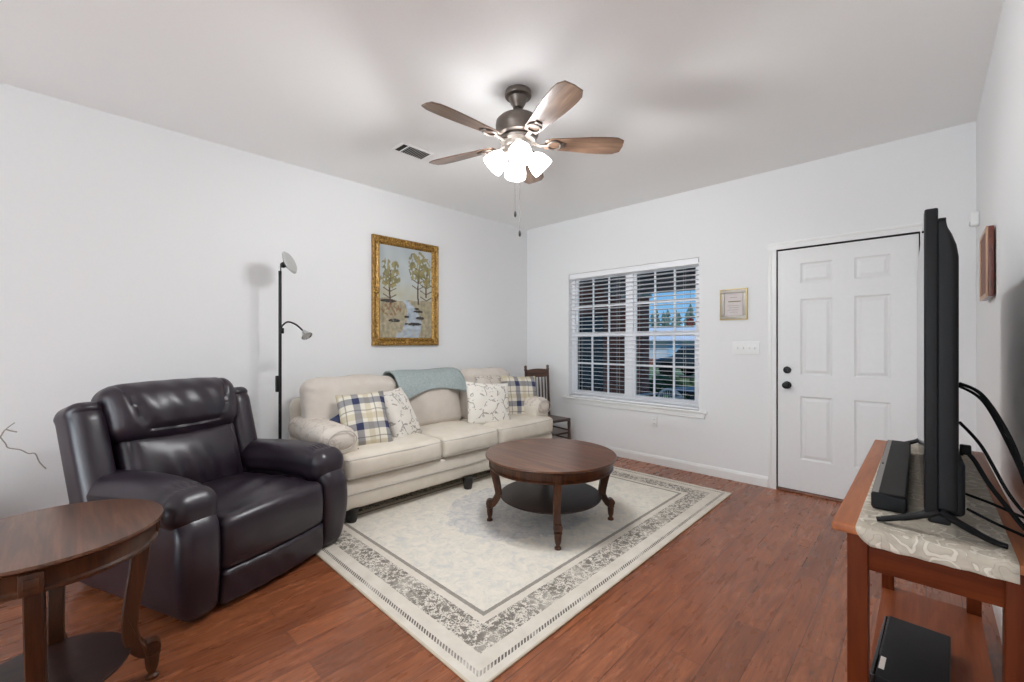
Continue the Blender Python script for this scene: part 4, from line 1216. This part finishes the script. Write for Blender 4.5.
m.build('louvers', plain('vent_louver', rgb(170, 168, 164), .6), vt, autosmooth=0)

# ------------------------------------------------------------------ ceiling fan
def emissive(name, col, strength):
    t = NT(name); b = t.bsdf
    b.inputs['Base Color'].default_value = (.9, .9, .9, 1)
    b.inputs['Emission Color'].default_value = col; b.inputs['Emission Strength'].default_value = strength
    return t.m
M_glow = emissive('lit_frosted_glass', (.99, .99, 1.0, 1), SHADE_E)
def fan():
    cx, cy = -1.735, 1.850
    t_ = thing('ceiling_fan', 'five blade walnut ceiling fan with four lit frosted glass shades', 'ceiling fan', (cx, cy, HC))
    zc = lambda z: z - HC
    MB().lathe([(.018, zc(2.634)), (.030, zc(2.640)), (.034, zc(2.652)), (.042, zc(2.662)), (.050, zc(2.682)), (.056, zc(2.696)), (.076, zc(2.704)), (.080, zc(2.714)), (.076, zc(2.7355)), (0, zc(2.7358))], n=40).build('canopy', M_bronze, t_)
    MB().cyl((0, 0, zc(2.655)), (0, 0, zc(2.585)), .016, n=16).build('downrod', M_bronze, t_)
    MB().lathe([(.070, zc(2.455)), (.098, zc(2.460)), (.118, zc(2.475)), (.122, zc(2.500)), (.130, zc(2.510)), (.133, zc(2.535)), (.130, zc(2.556)), (.112, zc(2.574)), (.060, zc(2.586)), (.022, zc(2.592)), (0, zc(2.592))], n=56).build('motor_housing', M_bronze, t_)
    MB().lathe([(.086, zc(2.432)), (.104, zc(2.436)), (.108, zc(2.450)), (.098, zc(2.462)), (0, zc(2.462))], n=48).build('flywheel', M_pewter, t_)
    MB().lathe([(0, zc(2.352)), (.018, zc(2.354)), (.036, zc(2.362)), (.062, zc(2.375)), (.070, zc(2.392)), (.066, zc(2.410)), (.078, zc(2.424)), (.080, zc(2.434)), (0, zc(2.434))], n=44).build('light_fitter', M_pewter, t_)
    angs = [-93.5, -22.5, 47.5, 121.5, 196.5]
    out = []
    for k_ in range(13):                                     # blade outline, root to tip
        x = .160 + (.622 - .160) * k_ / 12; t = k_ / 12
        w_ = .048 + .026 * smooth(0, .75, t)
        if t > .86: w_ *= math.sqrt(max(0, 1 - ((t - .86) / .14) ** 2 * .55))
        if t < .1: w_ *= .80 + 2 * t
        out.append((x, w_))
    for a in angs:
        M = Rz(math.radians(a)) @ T(0, 0, zc(2.432)) @ Rx(math.radians(-13))
        pts = [(x, -w_) for x, w_ in out] + [(.628, 0)] + [(x, w_) for x, w_ in out[::-1]]
        m = MB(); n = len(pts)
        vs = [(x * .998, y * .97, -.0035) for x, y in pts] + [(x, y, -.002) for x, y in pts] + [(x, y, .002) for x, y in pts] + [(x * .998, y * .97, .0035) for x, y in pts]
        fs = [tuple(range(n)), tuple(range(4 * n - 1, 3 * n - 1, -1))]
        for L_ in range(3): fs += [(L_ * n + i, (L_ + 1) * n + i, (L_ + 1) * n + (i + 1) % n, L_ * n + (i + 1) % n) for i in range(n)]
        m._faces(vs, fs, False)
        bl_ = m.build('blade', M_blade, t_, autosmooth=0)
        bl_.matrix_local = M
        m = MB()
        m.tube(bez([(.092, 0, .004), (.125, 0, -.012), (.155, 0, -.010), (.185, 0, -.008)], 5), [.013] * 16, n=10, flat=.5)
        ring = [(.215 + .040 * math.cos(q), .036 * math.sin(q), -.008) for q in [2 * PI * i / 20 for i in range(21)]]
        m.tube(ring, .007, n=8)
        m.rbox((.262, 0, -.007), (.016, .020, .004), .003, n=1, cs=2)
        br_ = m.build('blade_bracket', M_bronze, t_); br_.matrix_local = M
    for a in (225, -42, 55, 140):
        ar = math.radians(a); d = Vector((math.cos(ar), math.sin(ar), 0))
        ar_o = MB().tube(bez([d * .040 + Vector((0, 0, zc(2.395))), d * .062 + Vector((0, 0, zc(2.390))), d * .078 + Vector((0, 0, zc(2.372)))], 5), .010, n=10).build('light_arm', M_pewter, t_)
        ax = (d * .70 + Vector((0, 0, -.72))).normalized()
        q = Vector((0, 0, 1)).rotation_difference(ax).to_matrix().to_4x4()
        M = Matrix.Translation(d * .072 + Vector((0, 0, zc(2.378)))) @ q
        MB().lathe([(0, -.012), (.022, -.012), (.026, 0), (.026, .018), (.020, .020), (0, .020)], n=22, M=M).build('socket_cap', M_pewter, ar_o)
        MB().lathe([(.020, .014), (.034, .022), (.052, .045), (.062, .075), (.066, .105), (.064, .122), (.060, .118), (.057, .080), (.044, .050), (.024, .026), (0, .020)], n=28, M=M).build('glass_shade', M_glow, t_)
        p = Matrix.Translation(d * .072 + Vector((0, 0, zc(2.378)))) @ q @ Vector((0, 0, .145))
        l = bpy.data.lights.new('bulb', 'SPOT'); l.energy = BULB_W; l.shadow_soft_size = .06; l.spot_size = math.radians(180); l.spot_blend = .35; l.color = (.97, .985, 1.0)
        lo = bpy.data.objects.new('bulb', l); lo.location = p; lo.rotation_euler = (-ax).to_track_quat('Z', 'Y').to_euler(); lo.parent = t_; COL.objects.link(lo)
    rt = Vector((math.cos(THETA), math.sin(THETA), 0))
    for dx_, zl in ((-.017, 2.030), (.010, 1.915)):
        p = rt * dx_
        ch = MB().cyl((p.x, p.y, zc(2.36)), (p.x, p.y, zc(zl)), .0012, n=6).build('pull_chain', M_chain, t_)
        MB().lathe([(.003, 0), (.007, .006), (.0075, .022), (.004, .036), (0, .038)], c=(p.x, p.y, zc(zl) - .034), n=14).build('chain_fob', M_gap, ch)
fan()

# ------------------------------------------------------------------ tv stand, runner, television, soundbar, box, cables
TX0, TX1, TY0, TY1, TZ = -.178, .175, 1.385, 2.700, .790
ts = thing('tv_stand', 'cherry wood console table with open legs and a lower shelf by the right wall', 'tv stand', (0, 0, 0))
def wtp(p, t): return p
MB().box(TX0, TX1, TY0, TY1, TZ - .022, TZ, bev=.006).build('tabletop', M_cherry, ts)
for (x0_, x1_) in ((TX0 + .029, TX0 + .072), (TX1 - .052, TX1 - .009)):
    for (y0_, y1_) in ((TY0 + .030, TY0 + .075), (TY1 - .075, TY1 - .030)):
        MB().box(x0_, x1_, y0_, y1_, 0, TZ - .021, bev=.004).build('leg', M_cherryleg, ts)
zA = TZ - .115
for y in (TY0 + .036, TY1 - .055): MB().box(TX0 + .068, TX1 - .048, y, y + .019, zA, TZ - .022, bev=.002).build('apron', M_cherryapron, ts)
for x in (TX0 + .038, TX1 - .045): MB().box(x, x + .019, TY0 + .07, TY1 - .07, zA, TZ - .022, bev=.002).build('apron', M_cherry, ts)
MB().box(TX0 + .032, TX1 - .010, TY0 + .072, TY1 - .034, .100, .120, bev=.003).build('shelf', wood('cherry_shelf', rgb(112, 54, 28), rgb(136, 70, 38), rgb(154, 84, 48), axis=1, rough=0.5, coat=0.0, spec=0.2), ts)

def lace():
    t = NT('ivory_brocade'); c = t.coord()
    wn_ = t.noise(c, 14, 2, 0.5, 'Color')
    vm = t.node('ShaderNodeVectorMath', operation='MULTIPLY_ADD'); t.link(wn_, vm.inputs[0]); vm.inputs[1].default_value = (.09, .09, .09); t.link(c, vm.inputs[2])
    v1 = t.voronoi(vm.outputs[0], 22, 'F1'); ring = t.math('SINE', t.math('MULTIPLY', v1, 15.0))
    r1 = t.math('MULTIPLY', t.math('GREATER_THAN', ring, .45), t.math('GREATER_THAN', t.noise(c, 9, 2), .42))
    col = t.mix(t.math('MULTIPLY', r1, .75), t.ramp(t.noise(c, 30, 3), [(.3, rgb(182, 172, 156)), (.7, rgb(200, 190, 174))]), rgb(226, 218, 204))
    e = t.math('LESS_THAN', t.math('ABSOLUTE', t.math('SUBTRACT', ring, .45)), .22)
    col = t.mix(t.math('MULTIPLY', e, .35), col, rgb(138, 124, 106))
    t.bump(t.math('ADD', ring, t.math('MULTIPLY', t.noise(c, 400, 2), .6)), .3, .002)
    return t.done(col, .8, 0, .2)
M_lace = lace()
# runner: lies on the top, drops over the near end with rounded corners
def runner():
    x0_, x1_ = -.128, .140; ys_ = []
    ya, yb_ = TY0 - .010, TY1 - .02
    prof = [(yb_, TZ + .002)] + [(yb_ + (ya + .012 - yb_) * k_ / 30, TZ + .002) for k_ in range(1, 31)]
    prof += [(ya + .005, TZ + .000), (ya + .001, TZ - .006), (ya, TZ - .012), (ya, TZ - .020), (ya, TZ - .028), (ya - .0005, TZ - .036)]
    nx = 20; vs = []
    n = len(prof)
    for i in range(nx + 1):
        u = i / nx
        for j, (y, z) in enumerate(prof):
            x = x0_ + (x1_ - x0_) * u
            if j > 30:                                   # round the lower corners of the drop
                k_ = (j - 30) / (n - 1 - 30)
                x = x0_ + .03 * k_ ** 3 + (x1_ - x0_ - .03 * k_ ** 3) * u
                y += .0015 * math.sin(u * 20) * k_ - .001
            vs.append((x, y, z + .0008 * math.sin(u * 31 + j)))
    fs = [(i * n + j, (i + 1) * n + j, (i + 1) * n + j + 1, i * n + j + 1) for i in range(nx) for j in range(n - 1)]
    m = MB(); m._faces(vs, fs, True); o = m.build('table_runner', M_lace, autosmooth=60)
    sd = o.modifiers.new('thickness', 'SOLIDIFY'); sd.thickness = .003; sd.offset = 1
    tag(o, 'ivory floral brocade runner lying under the television on the console', 'table runner')
runner()
TT = TZ + .0055
def tv():
    t_ = thing('television', 'large black flat television on two splayed feet seen from its edge', 'television', (-.011, 2.100, TT), math.radians(1.2))
    # local: x to the back (+), y along the width, z up; screen looks to -x
    h0, h1, hw_ = .045, .782, .662
    b = MB().rbox((.006, 0, (h0 + h1) / 2), (.012, hw_, (h1 - h0) / 2), .004, n=2, cs=2)
    b.build('bezel', M_black, t_)
    MB().box(-.0068, -.0058, -hw_ + .008, hw_ - .008, h0 + .014, h1 - .008).build('screen', M_blackgloss, t_, autosmooth=0)
    def wbk(p, t):
        x, y, z = p
        if t[0] > 0:
            k_ = max(0, (t[2] - .72) / .28) ** 1.8; x -= .030 * k_ * smooth(0, 1, t[0])
        return (x, y, z)
    MB().rbox((.0315, 0, h0 + .362), (.0215, hw_ - .006, .352), .012, n=(2, 10, 24), cs=3, warp=wbk).build('back_cover', M_black, t_)
    MB().rbox((.044, 0, h0 + .070), (.020, hw_ - .012, .066), .012, n=(2, 6, 3), cs=3).build('speaker_housing', M_black, t_)
    for s in (-1, 1):
        y = -(hw_ - .012) if s < 0 else .42
        m = MB()
        for (x, yy) in ((-.094, 0), (.128, 0)):
            P_ = bez([(.020, y, h0 + .012), (.020 + (x - .02) * .35, y, .034), (x * .80, y + yy, .012), (x, y + yy, .006)], 5)
            m.tube(P_, [.016] * 4 + [.013] * 4 + [.011] * 4 + [.009] * 4, n=10, flat=.62)
        m.rbox((.020, y, h0 - .006), (.020, .010, .012), .006, n=1, cs=2)
        m.build('foot', M_black, t_)
tv()
sb = thing('soundbar', 'long black soundbar with a grey grille lying in front of the television', 'soundbar', (-.078, 1.990, TT), math.radians(0.6))
MB().extrude([(-.033, .001), (.033, .001), (.037, .008), (.037, .041), (.033, .046), (-.033, .046), (-.037, .041), (-.037, .008)], .88, bev=.005).build('body', M_black, sb)
MB().box(-.0345, -.0215, -.432, .432, .0455, .0468).build('grille', M_greystrip, sb, label='pale grey strip along the front edge')
MB().box(-.0205, .031, -.432, .432, .0455, .0474).build('top_panel', M_sbtop, sb, label='charcoal top panel')
MB().box(-.031, -.027, -.06, -.04, .0466, .0474).build('indicator', M_rubber, sb)

bx = thing('media_box', 'black media box with a small white sticker on the lower shelf of the console', 'media box', (-.033, 2.010, .120), math.radians(-2))
MB().rbox((.006, 0, .040), (.084, .215, .032), .005, n=1, cs=2).build('housing', M_black, bx)
MB().box(-.092, -.076, -.210, .210, .010, .068, bev=.003).build('front_panel', M_blackgloss, bx)
MB().box(-.074, -.060, -.170, -.095, .0722, .0727).build('sticker', plain('white_sticker', rgb(214, 206, 198), .6), bx, label='white sticker')
for sx in (-.06, .07):
    for sy in (-.18, .18): MB().cyl((sx, sy, 0), (sx, sy, .010), .010, n=12).build('rubber_foot', M_rubber, bx)

# cables hanging behind the television
GC = 'black cables behind the television'
def cable(pts, r, label, plug=None):
    m = MB().tube(bez(pts, 10), r, n=8)
    o = m.build('power_cable', M_rubber); tag(o, label, 'cable', GC)
    if plug:
        MB().rbox(plug, (.010, .008, .012), .003, n=1, cs=2).build('plug', M_rubber, o)
    return o
cable([(.062, 1.60, 1.150), (.100, 1.565, 1.125), (.140, 1.52, 1.035), (.165, 1.47, .93), (.190, 1.42, .84), (.215, 1.37, .74), (.222, 1.35, .5), (.225, 1.36, .1), (.225, 1.38, .006)], .0042, 'black cable arching highest out of the back of the television')
cable([(.062, 1.66, 1.140), (.105, 1.60, 1.105), (.148, 1.54, .99), (.172, 1.50, .90), (.198, 1.46, .82), (.222, 1.40, .73), (.228, 1.38, .3), (.228, 1.40, .006)], .0036, 'black cable just under the highest arching cable')
cable([(.062, 1.60, 1.050), (.098, 1.56, 1.00), (.140, 1.53, .90), (.175, 1.52, .850), (.212, 1.51, .825), (.232, 1.48, .80), (.234, 1.46, .4), (.230, 1.44, .006)], .0036, 'black cable dropping slantwise from the middle of the television back')
cable([(.072, 1.54, .985), (.086, 1.54, .965), (.110, 1.52, .915), (.150, 1.47, .855), (.188, 1.42, .80), (.210, 1.36, .70), (.218, 1.32, .35), (.220, 1.30, .006)], .0048, 'thick black cable with an angled plug at the television back', plug=(.070, 1.545, .990))
cable([(.070, 1.70, .845), (.120, 1.68, .835), (.165, 1.66, .822), (.205, 1.62, .815), (.232, 1.58, .79), (.234, 1.56, .3), (.230, 1.56, .006)], .0036, 'black cable running low across the runner behind the television')
cable([(.075, 1.60, .830), (.120, 1.585, .812), (.165, 1.54, .806), (.200, 1.48, .800), (.222, 1.43, .74), (.226, 1.42, .3), (.224, 1.44, .006)], .0036, 'lowest black cable lying on the runner near the television foot')
cable([(.060, 1.88, .160), (.095, 1.84, .175), (.130, 1.80, .150), (.165, 1.72, .142), (.190, 1.62, .150), (.215, 1.52, .10), (.225, 1.48, .006)], .0042, 'black cable leading from the media box over the lower shelf')
cable([(.225, 1.90, .30), (.190, 1.78, .20), (.165, 1.70, .155), (.178, 1.66, .10), (.195, 1.60, .006)], .0036, 'black cable crossing behind the console near the floor')

# ------------------------------------------------------------------ dried branch in a floor vase at the left, its shadow built as a stem
vs_ = thing('dried_branch', 'thin dry grey branch and a stem shaped as its shadow before the left wall at the picture edge', 'branch', (-3.62, -.42, 0))
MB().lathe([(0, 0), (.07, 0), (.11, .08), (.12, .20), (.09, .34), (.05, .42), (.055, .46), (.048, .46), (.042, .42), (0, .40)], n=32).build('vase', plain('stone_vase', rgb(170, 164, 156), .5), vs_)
M_twig = plain('grey_bark_and_shadow', rgb(158, 152, 145), .9, nscale=80, namp=.15)
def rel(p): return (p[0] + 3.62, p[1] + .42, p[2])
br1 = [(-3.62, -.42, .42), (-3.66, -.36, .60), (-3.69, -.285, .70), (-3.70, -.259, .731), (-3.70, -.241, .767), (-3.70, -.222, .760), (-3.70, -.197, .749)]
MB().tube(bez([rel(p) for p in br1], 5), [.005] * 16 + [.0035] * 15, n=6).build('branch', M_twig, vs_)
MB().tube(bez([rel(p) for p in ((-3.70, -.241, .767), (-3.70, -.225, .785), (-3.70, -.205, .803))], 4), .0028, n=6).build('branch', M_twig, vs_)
br_shadow = [(-3.70, -.259, .731), (-3.71, -.240, .690), (-3.71, -.230, .664), (-3.71, -.186, .645), (-3.71, -.155, .618), (-3.71, -.129, .612), (-3.71, -.112, .560), (-3.71, -.086, .515)]  # twig geometry standing in for the branch's grey shadow on the wall
MB().tube(bez([rel(p) for p in br_shadow], 5), .0030, n=6).build('branch', M_twig, vs_)
